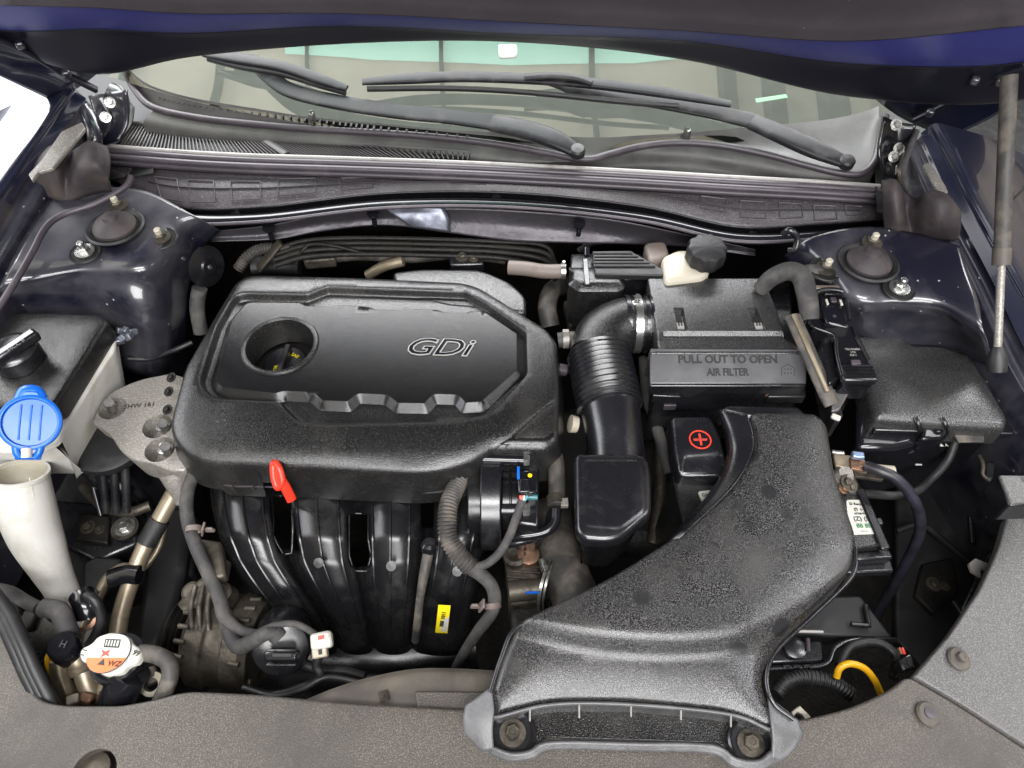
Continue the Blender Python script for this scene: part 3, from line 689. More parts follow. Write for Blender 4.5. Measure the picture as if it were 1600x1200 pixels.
# ================================================================ dark well of the bay
def wall(name, pts, mat=K.black):
    return struct(obj(name, [tuple(p) for p in pts], [(0, 1, 2, 3)], mat, smooth=False))
wall('bay_floor', [(-1.0, -.75, -.50), (1.0, -.75, -.50), (1.0, .5, -.50), (-1.0, .5, -.50)], K.engine)
wall('bay_rear_wall', [(-.80, .46, -.50), (.80, .46, -.50), (.80, .46, .045), (-.80, .46, .045)], K.engine)
wall('bay_side_wall', [(-.80, -.75, -.50), (-.80, .5, -.50), (-.78, .5, .02), (-.78, -.75, -.08)])
wall('bay_side_wall', [(.80, .5, -.50), (.80, -.75, -.50), (.78, -.75, -.08), (.78, .5, .02)])
wall('bay_front_wall', [(-1, -.74, -.5), (1, -.74, -.5), (1, -.74, -.10), (-1, -.74, -.10)], K.black)
eb = thing('engine_block', 'dark dirty engine block under the big black cover', 'engine')
box('block', eb, K.engine, Vector((-.19, .05, -.23)), (.50, .26, .28), b=.01)
box('gearbox', eb, K.engine, Vector((.20, .0, -.32)), (.34, .28, .18), b=.03)
box('cylinder_head', eb, K.engine, Vector((-.20, .035, -.085)), (.44, .25, .05), b=.008)
# ================================================================ engine cover
ec = thing('engine_cover', 'large black plastic engine cover with chrome edged GDi lettering and oil filler opening', 'engine cover')
S0 = Surf(0.0)
OUT = [(372, 424, .035), (560, 429), (738, 437, .03), (856, 510, .012), (871, 530, .012), (875, 600), (874, 684, .02), (855, 698, .01), (772, 696, .004), (735, 716, .02), (665, 731, .03), (480, 722), (292, 716, .035), (258, 672, .03), (285, 572)]
GRO = [(368, 459, .018), (480, 461, .003), (511, 449, .003), (727, 457, .004), (762, 477, .004), (820, 518, .006), (822, 583, .006), (770, 642, .01), (722, 655, .03), (470, 662, .03), (436, 625, .003), (330, 620, .018), (312, 596, .012), (340, 508)]
PAN = [(381, 465, .016), (472, 466, .002), (482, 471, .002), (518, 472, .002), (526, 469, .002), (574, 472, .002), (584, 476, .002), (622, 478, .002), (632, 475, .002), (682, 477, .002), (694, 481, .002), (728, 482, .002), (737, 478, .003), (761, 480, .004), (818, 518, .004), (819, 582, .004), (757, 637, .006), (721, 639, .002), (710, 626, .002), (682, 625, .002), (668, 640, .002), (616, 639, .002), (600, 626, .002), (562, 624, .002), (546, 637, .002), (498, 635, .002), (482, 622, .002), (444, 620, .002), (430, 624, .002), (337, 614, .016), (324, 596, .012), (352, 500)]
hole = circ(S0, 437, 538, .0485); hole2 = circ(S0, 437, 538, .0490)
def cov_skirt(x, y):
    p = P(0, 0, 0)
    u0 = -.1862  # notch for the dipstick (world x)
    d = .055
    a = min(1, abs(x+.3195)/.012)
    if -.331 < x < -.306 and y < -.04: d = .016
    if x < -.385 and y < -.05: d = .040
    return d
body_ = hp('cover_body', ec, K.cover, S0, OUT, h=.055, r=.0065, crown=(.006, .020), zfun=lambda X, Z: Z-.010*np.clip((-.050-X[:, 1])/.075, 0, 1)**2, feats=[(GRO, -.013, .007, .004), ([(776, 694), (872, 618), (874, 622), (784, 698)], -.002, .004, 0)], holes=[hole], flare=.010, hfun=cov_skirt)
hp('centre_panel', ec, K.panelb, Surf(-.0025), PAN, h=.004, cham=(.0105, .010), feats=[([(440, 610), (480, 610), (495, 622), (500, 640), (430, 640)], 0, .003, .002)], holes=[hole], grid=.012)
hp('corner_panel', ec, K.panelb, Surf(-.0035), [(871, 624, .004), (869, 684, .014), (854, 693, .006), (781, 692, .002)], h=.003, cham=(.004, .003), grid=.012)
hp('rear_hump', ec, K.cover, Surf(-.012), [(612, 424), (655, 418, .02), (752, 419, .02), (800, 440), (822, 462, .01), (822, 490), (700, 480), (620, 460)], h=.05, r=.008, grid=.012)
c = S0.P(437, 538)
lathe('filler_rim', ec, K.cover, c+Vector((0, 0, -.0035)), (0, 0, 1), [(.0475, -.045), (.0475, .0), (.0490, .0035), (.0515, .0050), (.0545, .0040), (.0570, .0005), (.0575, -.003)], 64, cap=False)
for dx, dy in ((0, 0),): pass
txt('lettering_edge', ec, 'GDi', K.chrome, Surf(-.0024), 682, 544, .044, rot=-2, shear=.32, ext=.0007, off=.0012, sx=1.28)
txt('lettering', ec, 'GDi', K.gloss, Surf(-.0024), 682, 544, .044, rot=-2, shear=.32, ext=.0007, off=-.0002, dz=.0012, sx=1.28)
for u in (364, 396, 614, 647):
    box('locating_pin', ec, K.alud, P(u, 763, -.052), (.0022, .0022, .014), b=0)
tube('skirt_highlight', ec, K.seal, [P(318, 740, -.050), P(352, 758, -.056), P(400, 760, -.057), P(428, 761, -.057)], .0013, n=6)  # thin pale tubes painting the highlight along the skirt's bottom edge
tube('skirt_highlight', ec, K.seal, [P(470, 761, -.057), P(560, 765, -.057), P(640, 769, -.057), P(690, 768, -.057), P(716, 757, -.055)], .0013, n=6)
oc = thing('oil_filler_cap', 'black oil filler cap with yellow print deep inside the cover opening', 'cap')
c = P(446, 568, -.055)
lathe('cap_body', oc, K.satin, c+Vector((0, 0, -.02)), (0, 0, 1), [(.034, -.03), (.034, .018), (.031, .022), (0, .022)], 40)
box('grip_bar', oc, K.satin, c+Vector((0, 0, .008)), (.009, .056, .014), (0, 0, -4), .002)
txt('print', oc, 'OIL', K.yellow, Surf(c.z+.0026), 431, 575, .008, rot=90)
txt('print', oc, 'SAE', K.yellow, Surf(c.z+.0026), 461, 556, .008, rot=-30)
# ================================================================ dipstick
dp = thing('dipstick', 'bright red dipstick loop handle hanging at the cover front edge', 'dipstick')
tube('handle', dp, K.red, [P(430, 722, -.004), P(437, 734, -.008), P(441, 752, -.018), P(434, 762, -.026), P(428, 745, -.018), P(427, 727, -.008), P(430, 722, -.004)], .0046, n=12, seg=5)
loft('handle_web', dp, K.red, [[(427, 724, -.004), (431, 721, -.003), (435, 727, -.004)], [(429, 745, -.017), (434, 748, -.016), (439, 746, -.015)], [(433, 762, -.025), (437, 764, -.025), (442, 756, -.020)]], 4, 4, thick=.003)
tube('tongue', dp, K.red, [P(439, 750, -.018), P(447, 763, -.030), P(456, 781, -.050)], .0068, n=12, flat=.6)
tube('rod', dp, K.steel, [P(456, 781, -.052), P(462, 800, -.12)], .002, n=8)
# ================================================================ intake manifold
im = thing('intake_manifold', 'black nylon intake manifold with four curved runners in front of the cover', 'intake manifold')
MV = [740, 770, 800, 840, 880, 920, 960, 990, 1020, 1050]
EDG = [[326, 326, 330, 340, 358, 386, 422, 455, 478, 500], [438, 438, 440, 445, 455, 480, 505, 520, 532, 545], [558, 558, 560, 561, 563, 568, 575, 581, 586, 592],
       [668, 668, 668, 667, 664, 658, 650, 646, 643, 640], [782, 780, 775, 765, 755, 747, 740, 735, 728, 720]]
ZB = [-.120, -.120, -.122, -.130, -.147, -.172, -.210, -.250, -.300, -.36]; HB = [.040, .042, .044, .045, .044, .040, .034, .028, .022, .016]
V_, F_ = [], []; NT = 15; NR = 46; vs_ = np.linspace(742, 1048, NR)
def mprof(t):
    f = math.sin(math.pi*min(max(t, 0), 1))**.42
    return f
cols_ = []
for k in range(4):
    for j in range(NT):
        t = j/(NT-1)
        if j == 0 and k > 0: continue
        cols_.append((k, t))
for v in vs_:
    zb = np.interp(v, MV, ZB); hb = np.interp(v, MV, HB)
    for (k, t) in cols_:
        u = np.interp(v, MV, EDG[k])*(1-t)+np.interp(v, MV, EDG[k+1])*t
        g = .0016 if t in (0.0,) else 0
        dgr = 0
        V_.append(P(u, v, zb+hb*mprof(t)-g))
nc_ = len(cols_)
def in_open(v, k, t):
    if k == 0 and t > .86 or k == 1 and t < .14: return 778 < v < 862
    if k == 1 and t > .88 or k == 2 and t < .14: return 802 < v < 888
    if k == 2 and t > .93 or k == 3 and t < .08: return 752 < v < 826
    return False
for i in range(NR-1):
    for j in range(nc_-1):
        v = (vs_[i]+vs_[i+1])/2; k, t = cols_[j+1]; t -= .5/(NT-1)
        if in_open(v, k, t): continue
        q = i*nc_+j; F_.append((q, q+nc_, q+nc_+1, q+1))
sh_ = obj('runner_shell', V_, F_, K.mani, im, ang=70); md = sh_.modifiers.new('solid', 'SOLIDIFY'); md.thickness = .004; md.offset = -1
md = sh_.modifiers.new('sub', 'SUBSURF'); md.levels = 1; md.render_levels = 1
for k in range(4):
    for t in (.20, .46, .74):
        pts = []
        for v in np.linspace(768, 1000, 14):
            zb = np.interp(v, MV, ZB); hb = np.interp(v, MV, HB)
            u = np.interp(v, MV, EDG[k])*(1-t)+np.interp(v, MV, EDG[k+1])*t
            pts.append(P(u, v, zb+hb*mprof(t)+.0008))
        tube('raised_rib', im, K.mani, pts, .0017, n=6, seg=3)
for pts in ([(424, 778, -.104), (427, 812, -.104), (426, 836, -.106), (442, 866, -.126), (456, 864, -.126), (458, 820, -.106), (456, 780, -.104)], [(545, 803, -.106), (545, 868, -.122), (553, 892, -.134), (574, 892, -.134), (580, 868, -.122), (576, 845, -.108), (576, 803, -.106)]):
    tube('opening_lip', im, K.mani, pts, .0022, n=8, seg=3, straight=True)
tube('cross_bar', im, K.mani, [(545, 802, -.112), (574, 802, -.112)], .0022, n=8)
tube('plenum', im, K.mani, [(410, 1010, -.35), (520, 1020, -.35), (640, 1020, -.35), (740, 1000, -.35)], .075, n=32, flat=.9)
for u, v in ((499, 877), (612, 882), (715, 890)):
    lathe('moulded_disc', im, K.mani, P(u, v, -.089 if u > 490 else -.1)+Vector((0, -.003, .002)), (0, -.5, .85), [(.0065, 0), (.0065, .0012), (0, .0014)], 24)
lb = prism('label', im, K.yellow, through(690, 945, -.128, 690, 990, -.178), [(685, 945), (704, 946), (699, 989), (680, 988)], .0015, 0)
SL = through(690, 945, -.1275, 690, 990, -.1775)
txt('label_print', im, 'IIIIII 1011', K.ink, SL, 692, 967, .0075, rot=86, dz=.0008)
lb = prism('label_blank', im, K.labelw, through(690, 945, -.1276, 690, 990, -.1776), [(692, 968), (702, 964), (698, 987), (688, 986)], .0010, 0)
# sensor pipe between the runners
sp_ = thing('sensor_pipe', 'thin grey sensor pipe with black cap running down between the manifold runners', 'pipe')
tube('pipe', sp_, K.dusty, [(670, 860, -.085), (664, 890, -.095), (657, 930, -.125), (652, 975, -.17), (649, 1000, -.22)], .0065, n=14, radii=[.007, .007, .0055, .0055, .0055])
lathe('pipe_cap', sp_, K.gloss, P(671, 853, -.08), (0, .4, 1), [(.011, -.006), (.011, .003), (.008, .007), (0, .008)], 24)
# ================================================================ throttle body
tb = thing('throttle_body', 'black throttle body with silver bolts and wired connector below the cover corner', 'throttle body')
X = Vector((1, 0, 0)); yc = P(770, 785, -.085); 
def xcyl(name, u0, u1, r, mat, yo=0, zo=0, sy=1, n=48):
    a = P(u0, 785, -.085).x; b = P(u1, 785, -.085).x
    return lathe(name, tb, mat, Vector((a, yc.y+yo, yc.z+zo)), X, [(0, 0), (r-.002, 0), (r, .002), (r, b-a-.002), (r-.002, b-a), (0, b-a)], n)
xcyl('inlet_neck', 733, 757, .046, K.mani)
xcyl('flange_band', 753, 784, .064, K.satin)
xcyl('bore', 784, 812, .044, K.mani)
xcyl('bore_ring', 796, 800, .047, K.satin)
prism('motor_housing', tb, K.satin, Surf(-.045), [(806, 728), (842, 728), (842, 822), (806, 818)], .08, .004)
prism('top_bridge', tb, K.gloss, Surf(-.028), [(754, 712), (786, 712), (786, 735), (754, 735)], .03, .003)
tube('bolt_sleeve', tb, K.gloss, [P(755, 717, -.026), P(818, 719, -.026)], .0085, n=20)
lathe('bolt_head', tb, K.steel, P(818, 719, -.026), X, [(0, 0), (.0085, 0), (.0085, .006), (.007, .008), (0, .008)], 6)
tube('bolt_sleeve', tb, K.satin, [P(784, 797, -.04), P(815, 797, -.04)], .008, n=20)
lathe('bolt_head', tb, K.steel, P(817, 797, -.04), X, [(0, 0), (.0085, 0), (.0085, .007), (.007, .009), (0, .009)], 6)
prism('connector', tb, K.gloss, Surf(-.018), [(808, 736), (840, 734), (840, 768), (826, 771), (810, 771)], .035, .002)
prism('connector_latch', tb, K.satin, Surf(-.012), [(812, 748), (826, 748), (828, 768), (811, 769)], .01, .0015)
box('connector_clip', tb, K.blue, P(810, 739, -.014), (.0035, .018, .004), b=.0005)
lathe('paint_dot', tb, K.yellow, P(828, 743, -.0175), (0, 0, 1), [(.003, 0), (.003, .0006), (0, .0007)], 12)
for k, (u, m) in enumerate(((812, K.red), (815, K.red), (818, K.labelw), (822, mk('teal_wire', '#3f8f94', .4)))):
    tube('connector_wire', tb, m, [P(u, 769, -.022), P(u+1, 777, -.026), P(816, 788, -.03)], .0016, n=6)
tube('teal_tube', tb, mk('teal_plastic', '#2f6a70', .4), [P(824, 776, -.03), P(840, 777, -.03)], .004, n=10)
# ================================================================ wiring in front of the engine
def wire(lb, mat, pts, r, name='wiring_harness', cat='harness', **k):
    return tag(tube(name, None, mat, pts, r, **k), lb, cat)
wire('long grey taped harness curving down the left side of the manifold', K.tape, [(345, 742, -.07), (322, 733, -.058), (302, 745, -.058), (292, 775, -.06), (293, 810, -.07), (305, 850, -.085), (325, 895, -.10), (343, 935, -.11), (352, 965, -.12), (378, 985, -.13), (410, 992, -.13), (420, 985, -.12)], .0085, radii=[.007]+[.0088]*8+[.0065]*3)
wire('grey taped harness branch looping into the black plug', K.tape, [(350, 955, -.12), (358, 985, -.14), (372, 1010, -.135), (392, 1003, -.115), (412, 992, -.10), (432, 990, -.10)], .0085, radii=[.009, .010, .010, .0095, .0085, .007])
wire('thin wire arching to the white plug', K.tape, [(400, 990, -.11), (430, 977, -.10), (462, 975, -.10), (488, 988, -.11), (500, 998, -.115)], .0042)
wire('ribbed grey conduit bending over the fourth runner', K.dusty, [(722, 745, -.05), (708, 770, -.045), (699, 800, -.042), (701, 840, -.050), (718, 868, -.062), (736, 887, -.075)], .0115, corr=(.0012, .0045), seg=10, name='corrugated_conduit', cat='conduit', n=18)
wire('taped harness continuing below the ribbed conduit', K.tape, [(734, 885, -.074), (752, 898, -.08), (767, 914, -.085), (773, 935, -.095), (768, 958, -.11), (748, 985, -.14), (728, 1015, -.18), (712, 1042, -.22)], .008, radii=[.0105, .009, .0085, .0085, .008, .0075, .007, .006])
wire('thin taped branch rising to the throttle connector', K.tape, [(742, 886, -.072), (762, 880, -.068), (782, 862, -.06), (797, 835, -.048), (808, 805, -.036), (816, 782, -.028)], .0055)
wire('tape wrapped corner of harness under the cover edge', K.tape, [(752, 712, -.055), (735, 730, -.052), (722, 750, -.05)], .012)
for u, v, z, a, lb, gr in ((303, 827, -.068, (.1, -.8, -.2), 'pale cable clip on the harness left of the first runner', 1), (770, 946, -.10, (.1, -.8, -.4), 'pale cable clip on the harness below the ribbed conduit', 1)):
    t = thing('cable_clip', lb, 'clip', 'cable clips')
    c = P(u, v, z); band('strap', t, K.pink, c, a, .009, .007, .0016)
    s = 1 if u < 500 else -1
    box('clip_plate', t, K.pink, c+Vector((s*.014, -.002, .004)), (.003, .012, .020), (0, 20, 0), .001)
    box('clip_prong', t, K.pink, c+Vector((s*.022, -.002, .004)), (.014, .006, .009), (0, 0, 0), .002, taper=.6)
bp = thing('black_connector', 'round black alternator plug at the front below the manifold', 'connector')
c = P(440, 1012, -.13)
lathe('plug_body', bp, K.satin, c, (.25, -.6, .75), [(.036, -.06), (.036, .000), (.033, .006), (.022, .010), (0, .010)], 32)
box('latch_block', bp, K.gloss, P(441, 1024, -.105), (.040, .012, .016), (30, 0, 0), .003)
box('latch_slot', bp, K.black, P(441, 1023, -.0995), (.024, .005, .006), (30, 0, 0), .001)
box('latch_rim', bp, K.satin, P(440, 1038, -.115), (.036, .003, .008), (30, 0, 0), .001)
lathe('wire_collar', bp, K.tape, P(432, 992, -.105), (-.6, .5, .5), [(.010, -.006), (.011, 0), (.010, .006)], 20)
wp_ = thing('white_connector', 'small loose white plug held up by a thin wire in front of the manifold', 'connector')
box('plug_cap', wp_, K.white, P(503, 1001, -.110), (.026, .020, .018), (15, 0, 12), .004)
box('plug_body', wp_, K.cream, P(500, 1015, -.118), (.018, .020, .016), (15, 0, 12), .002)
box('plug_slot', wp_, K.black, P(500, 1016, -.1095), (.004, .010, .003), (15, 0, 12), .0005)
box('red_insert', wp_, K.inkr, P(502, 996, -.1012), (.008, .005, .002), (15, 0, 12), .0005)
wire('black loose wire hanging below the white plug', K.rubber, [(500, 1022, -.12), (494, 1040, -.13), (500, 1056, -.14), (480, 1070, -.16), (430, 1085, -.17), (395, 1080, -.18)], .0055, name='loose_wire', cat='wire')
wire('dark thin hose crossing toward the fan shroud', K.rubber, [(455, 1030, -.17), (500, 1046, -.17), (540, 1050, -.17), (570, 1058, -.17)], .007, name='thin_hose', cat='hose')
wire('black wire low behind the fan shroud at left', K.rubber, [(380, 1075, -.15), (430, 1088, -.14), (470, 1078, -.14), (510, 1058, -.14), (560, 1066, -.13)], .004, name='loose_wire', cat='wire')
# ================================================================ alternator
al = thing('alternator', 'dirty aluminium alternator with black pulley left of the manifold', 'alternator')
ax = Vector((1, -.12, -.05)).normalized(); c = P(285, 990, -.20)
lathe('pulley', al, K.engine, c-ax*.008, ax, [(0, 0), (.045, 0), (.048, .004), (.042, .008), (.048, .012), (.042, .016), (.048, .020), (.03, .026), (0, .026)], 40)
lathe('front_housing', al, K.alud, c+ax*.018, ax, [(.03, 0), (.055, .004), (.064, .012), (.066, .035), (.062, .038), (.062, .060), (.066, .063), (.066, .085), (.058, .094), (0, .094)], 48)
for k in range(9):
    a = R(50+k*16); n_ = Vector((0, -math.cos(a), math.sin(a)*1.0))
    n_ = (n_-ax*n_.dot(ax)).normalized()
    for o_ in (.026, .100):
        q = (ax.to_track_quat('X', 'Z')).to_euler()
        tube('cooling_fin', al, K.alud, [c+ax*(o_-.006)+n_*.066, c+ax*(o_+.008)+n_*.068], .0035, n=8)
for k, (du, dv) in enumerate(((300, 925), (345, 925))):
    lathe('mounting_ear', al, K.alud, P(du, dv, -.13), (0, -.2, 1), [(.014, -.03), (.014, 0), (.010, .003), (0, .003)], 20)
tube('ear_arm', al, K.alud, [(292, 952, -.145), (318, 922, -.135), (338, 905, -.13), (345, 880, -.13)], .014, n=12)
for k in range(3): tube('body_rib', al, K.alud, [(305+k*12, 915, -.118), (298+k*13, 950, -.128), (300+k*13, 985, -.14)], .0035, n=8)
prism('heat_bracket', al, K.alud, Surf(-.10), [(310, 840), (345, 845), (352, 900), (330, 905), (318, 880)], .02, .004)
tube('through_bolt', al, K.pipe, [(345, 1062, -.20), (392, 1066, -.20)], .004, n=10)
# ================================================================ engine mount
em = thing('engine_mount', 'rough cast aluminium engine mount bracket at the left of the cover', 'engine mount')
ms = Surf(-.045)
hp('casting', em, K.alu, ms, [(142, 660, .006), (157, 628, .012), (172, 612, .02), (215, 592, .03), (268, 582, .01), (292, 590), (292, 736), (262, 735, .006), (240, 724, .01), (205, 718, .03), (186, 702, .02), (172, 678, .02), (158, 668, .01)],
   h=.05, r=.004, fillet=.01, grid=.008, flare=-.006,
   feats=[(circ(ms, 176, 638, .0175), -.028, .004, 0), (circ(ms, 246, 666, .0185), -.028, .004, 0), (circ(ms, 250, 702, .0185), -.028, .004, 0)])
for u, v in ((170, 632), (254, 664), (258, 700)):
    tube('stud', em, K.steel, [P(u+4, v+8, -.062), P(u, v-3, -.030)], .0065, n=14); bolt(em, K.steel, P(u+1, v+2, -.052), .0062, (-.1, .2, 1), h=.010)
tube('casting_leg', em, K.alu, [(270, 735, -.07), (280, 760, -.09), (286, 785, -.11)], .016, n=16, radii=[.02, .016, .010])
txt('cast_lettering', em, 'SHW 161', K.alud, Surf(-.0448), 218, 634, .011, rot=8, ext=.0003)
lathe('rubber_disc', em, K.rubber, P(172, 690, -.09), (0, 0, 1), [(.052, -.010), (.055, -.004), (.054, .004), (.046, .008), (0, .010)], 48)
lathe('mount_body', em, K.gloss, P(180, 730, -.15), (0, 0, 1), [(.040, -.10), (.042, .05), (0, .05)], 36)
for k in range(3): tube('body_strut', em, K.satin, [P(160+k*18, 730, -.10), P(166+k*16, 800, -.16)], .006, n=10)
for u, v, z in ((268, 590, -.02), (264, 612, -.025), (262, 640, -.03)):
    bolt(em, K.engine, P(u, v, z), .0045, (-.3, -.3, 1))
# ================================================================ coolant reservoir, blue cap, filler neck
cr = thing('coolant_reservoir', 'milky white tank with black textured lid cover at the left edge', 'reservoir')
hp('tank', cr, K.white, Surf(.004), [(-60, 500), (150, 500, .01), (182, 519, .008), (179, 546, .01), (165, 566, .006), (102, 668, .01), (93, 694, .01), (60, 706, .01), (-60, 706)], h=.10, r=.004, grid=.02, flare=-.03)
hp('lid_cover', cr, K.cover, Surf(.038), [(-70, 484), (12, 484, .008), (158, 488, .010), (167, 500, .006), (84, 632, .008), (-70, 636)], h=.036, r=.006, crown=(.003, .03), flare=.001, grid=.014)
lathe('filler_cap', cr, K.satin, P(31, 562, .042), (0, 0, 1), [(.030, -.003), (.031, .002), (.031, .020), (.028, .024), (.022, .026), (0, .026)], 40, lobes=None)
box('cap_grip', cr, K.satin, P(24, 543, .074), (.016, .064, .016), (0, 0, -35), .004)
txt('cap_text', cr, 'HCC II', K.seal, Surf(.0825), 26, 540, .008, rot=56)
wn = thing('washer_filler', 'white washer fluid filler neck with funnel mouth leaning toward the front', 'filler neck')
a = P(32, 745, -.028); 
rad = [.033, .0335, .0345, .033, .030, .0245, .0205, .020, .020, .020]
path = [P(30, 740, -.022), P(32, 752, -.032), P(40, 790, -.055), P(52, 828, -.085), P(64, 856, -.105), P(80, 890, -.13), P(98, 925, -.155), P(113, 958, -.18), P(128, 1000, -.22), P(140, 1040, -.27)]
tube('neck', wn, K.white, path, .03, n=40, radii=rad, cap=False, seg=6)
tube('neck_inner', wn, K.cream, [path[0]+Vector((0, 0, .0004))]+path[1:5], .03, n=40, radii=[.0315, .0308, .031, .029, .022], cap=False, seg=6)
t0 = (path[0]-path[1]).normalized()
for s_ in (-1, 1): tube('mould_line', wn, K.white, [p+Vector((s_*.0, 0, 0))+(Vector((.75, -.2, .6)).normalized()*r_*.995) for p, r_ in zip(path[1:], rad[1:])], .0008, n=6) if s_ > 0 else None
band('rolled_lip', wn, K.white, path[0], t0, .0315, .005, .0035, 48)
bc = link(bpy.data.objects.new('cap', None), wn); bc['label'] = 'bright blue round cap standing open on its strap'
bS = None
ctr = P(47, 660, .058); ax = (CAM-ctr).normalized()*.75+Vector((0, -.15, .35)); ax.normalize()
lathe('cap_disc', bc, K.blue, ctr, ax, [(.0323, -.008), (.0344, -.004), (.0344, .002), (.032, .0035), (.0302, .0035), (.0298, .000), (.0286, -.0015), (0, -.0005)], 56)
q = ax.to_track_quat('Z', 'Y')
def loc(x, y, z): 
    rx = Vector((1, 0, 0)); rx = (rx-ax*rx.dot(ax)).normalized(); ry = ax.cross(rx); return ctr+rx*x*.84+ry*y*.84+ax*z
tube('pull_tab', bc, K.blue, [loc(-.018, .034, -.002), loc(-.012, .048, -.002), loc(.004, .049, -.002), loc(.014, .036, -.002)], .006, n=12, flat=.5)
loft('tab_web', bc, K.blue, [[loc(-.017, .034, 0), loc(0, .036, 0), loc(.014, .034, 0)], [loc(-.011, .046, 0), loc(-.003, .047, 0), loc(.006, .046, 0)]], 4, 4, thick=.004)
for s in (-1, 1): tube('hinge_arm', bc, K.blue, [loc(s*.016, -.034, -.002), loc(s*.014, -.044, -.002), loc(s*.010, -.050, -.004)], .0045, n=10)
tube('hinge_bar', bc, K.blue, [loc(-.016, -.050, -.006), loc(.016, -.050, -.006)], .004, n=10)
tube('white_catch', bc, K.white, [loc(-.001, -.038, .001), loc(0, -.052, .001)], .006, n=12)
for k in (-1, 0, 1): tube('disc_rib', bc, K.blue, [loc(k*.013, -.026, -.0006), loc(k*.013, .026, -.0006)], .0011, n=8)
# ================================================================ pipes at the left front
wire('long tan aluminium coolant pipe running down left of the manifold', K.pipe, [(272, 770, -.10), (250, 810, -.12), (228, 850, -.14), (206, 905, -.16), (190, 955, -.18), (183, 1000, -.20)], .0115, name='coolant_pipe', cat='pipe')
wire('black sleeve on the tan pipe near its top', K.rubber, [(250, 812, -.1195), (229, 848, -.1395)], .0140, name='pipe_sleeve', cat='sleeve', straight=True)
wire('black pipe clamp block gripping the tan pipe', K.gloss, [(172, 905, -.152), (196, 897, -.150), (218, 898, -.150)], .014, name='pipe_clamp', cat='clamp', flat=.8, n=8)
wire('thin bent tan pipe beside the washer neck', K.pipe, [(215, 892, -.15), (190, 888, -.15), (168, 905, -.16), (154, 930, -.17), (142, 955, -.18), (125, 985, -.19), (120, 1010, -.2)], .0075, name='refrigerant_pipe', cat='pipe')
wire('slim tan pipe curving behind the thick tan one', K.pipe, [(262, 800, -.15), (250, 850, -.17), (232, 880, -.18), (220, 893, -.18)], .004, name='refrigerant_pipe', cat='pipe')
wire('black sensor plug sitting on the lower washer neck', K.gloss, [(128, 930, -.11), (135, 945, -.11), (140, 962, -.12)], .016, name='sensor_plug', cat='connector')
wire('black wire looping from the sensor plug', K.rubber, [(134, 928, -.095), (150, 940, -.10), (158, 965, -.12), (150, 990, -.14), (138, 1010, -.15)], .006, name='loose_wire', cat='wire')
lathe_o = lathe('brass_ring', None, K.copper, P(134, 962, -.13), (0, -.3, 1), [(.016, 0), (.020, .002), (.020, .005), (.015, .007), (.016, 0)], 24, cap=False); tag(lathe_o, 'coppery ring under the black sensor plug', 'ring')
rc = thing('radiator_filler', 'radiator filler with white and orange two eared pressure cap at the lower left', 'radiator filler')
rs = through(171, 990, -.062, 171, 1052, -.054)
hp('cap_plate', rc, K.labelw, rs, [(123, 1024, .004), (127, 1012, .006), (142, 1006, .004), (152, 994, .012), (176, 986, .02), (202, 994, .02), (208, 1006, .006), (218, 1012, .004), (223, 1022, .008), (214, 1036, .008), (200, 1040, .006), (192, 1050, .012), (166, 1057, .02), (146, 1046, .012), (140, 1034, .006), (128, 1034, .006)], h=.007, r=.003, grid=.01)
def poly3(name, par, mat, S, pts, dz, h=.0006):
    return prism(name, par, mat, S, [Vector((x, y, S.z(x, y)+dz)) for x, y in pts], h, 0)
ring_ = circ(rs, 171, 1021, .0240); poly3('ring', rc, K.ink, rs, ring_, .0012)
poly3('face', rc, K.labelw, rs, circ(rs, 171, 1021, .0232), .0018)
cc = circ(rs, 171, 1021, .0231); cy = rs.P(171, 1027).y; 
poly3('orange_band', rc, K.orange, rs, [p for p in cc if p[1] < cy], .0024)
txt('warning_print', rc, '▲ WZ', K.ink, rs, 172, 1038, .009, rot=-6, dz=.0027)
tri = prism('symbol', rc, K.ink, rs, [(166, 999), (190, 1000), (187, 1013), (163, 1012)], .0004, 0, dz=.0022)
tri = prism('symbol_field', rc, K.labelw, rs, [(168, 1001), (188, 1002), (185.5, 1011), (165.5, 1010)], .0004, 0, dz=.0026)
for k in range(4): prism('symbol_bar', rc, K.ink, rs, [(170+k*4.4, 1001), (172+k*4.4, 1001), (169+k*4.4, 1010.5), (167.4+k*4.4, 1010.5)], .0004, 0, dz=.0029)
prism('red_mark', rc, K.inkr, rs, [(160, 1016), (166, 1019), (173, 1016), (170, 1022), (172, 1027), (166, 1024), (158, 1028), (162, 1022)], .0004, 0, dz=.0024)
txt('ear_print', rc, '1.1', K.ink, rs, 131, 1020, .008, rot=80, dz=.0006); txt('ear_print', rc, '99', K.ink, rs, 213, 1021, .009, rot=-20, dz=.0006)
lathe('filler_neck', rc, K.gloss, rs.P(175, 1030)+Vector((0, .004, -.012)), (0, .1, 1), [(.026, -.10), (.026, -.01), (.030, -.006), (.030, .004), (0, .004)], 32)
wire('thick black radiator pipe going under the front cover', K.gloss, [(205, 1050, -.075), (192, 1075, -.09), (176, 1115, -.12)], .022, name='radiator_pipe', cat='pipe')
wire('grey rubber overflow hose bending down from the radiator cap', K.dusty, [(218, 1020, -.07), (242, 1023, -.07), (262, 1034, -.07), (266, 1055, -.075), (258, 1080, -.085), (244, 1110, -.10)], .0098, name='overflow_hose', cat='hose')
lathe_o = thing('drain_fitting', 'cream ringed fitting inside the loop of the grey overflow hose', 'fitting')
lathe('ring', lathe_o, K.cream, P(240, 1068, -.11), (.2, -.4, 1), [(.008, 0), (.014, .002), (.014, .008), (.008, .012), (.008, 0)], 24, cap=False); tube('stub', lathe_o, K.dusty, [(232, 1045, -.10), (240, 1068, -.105)], .008, n=14)
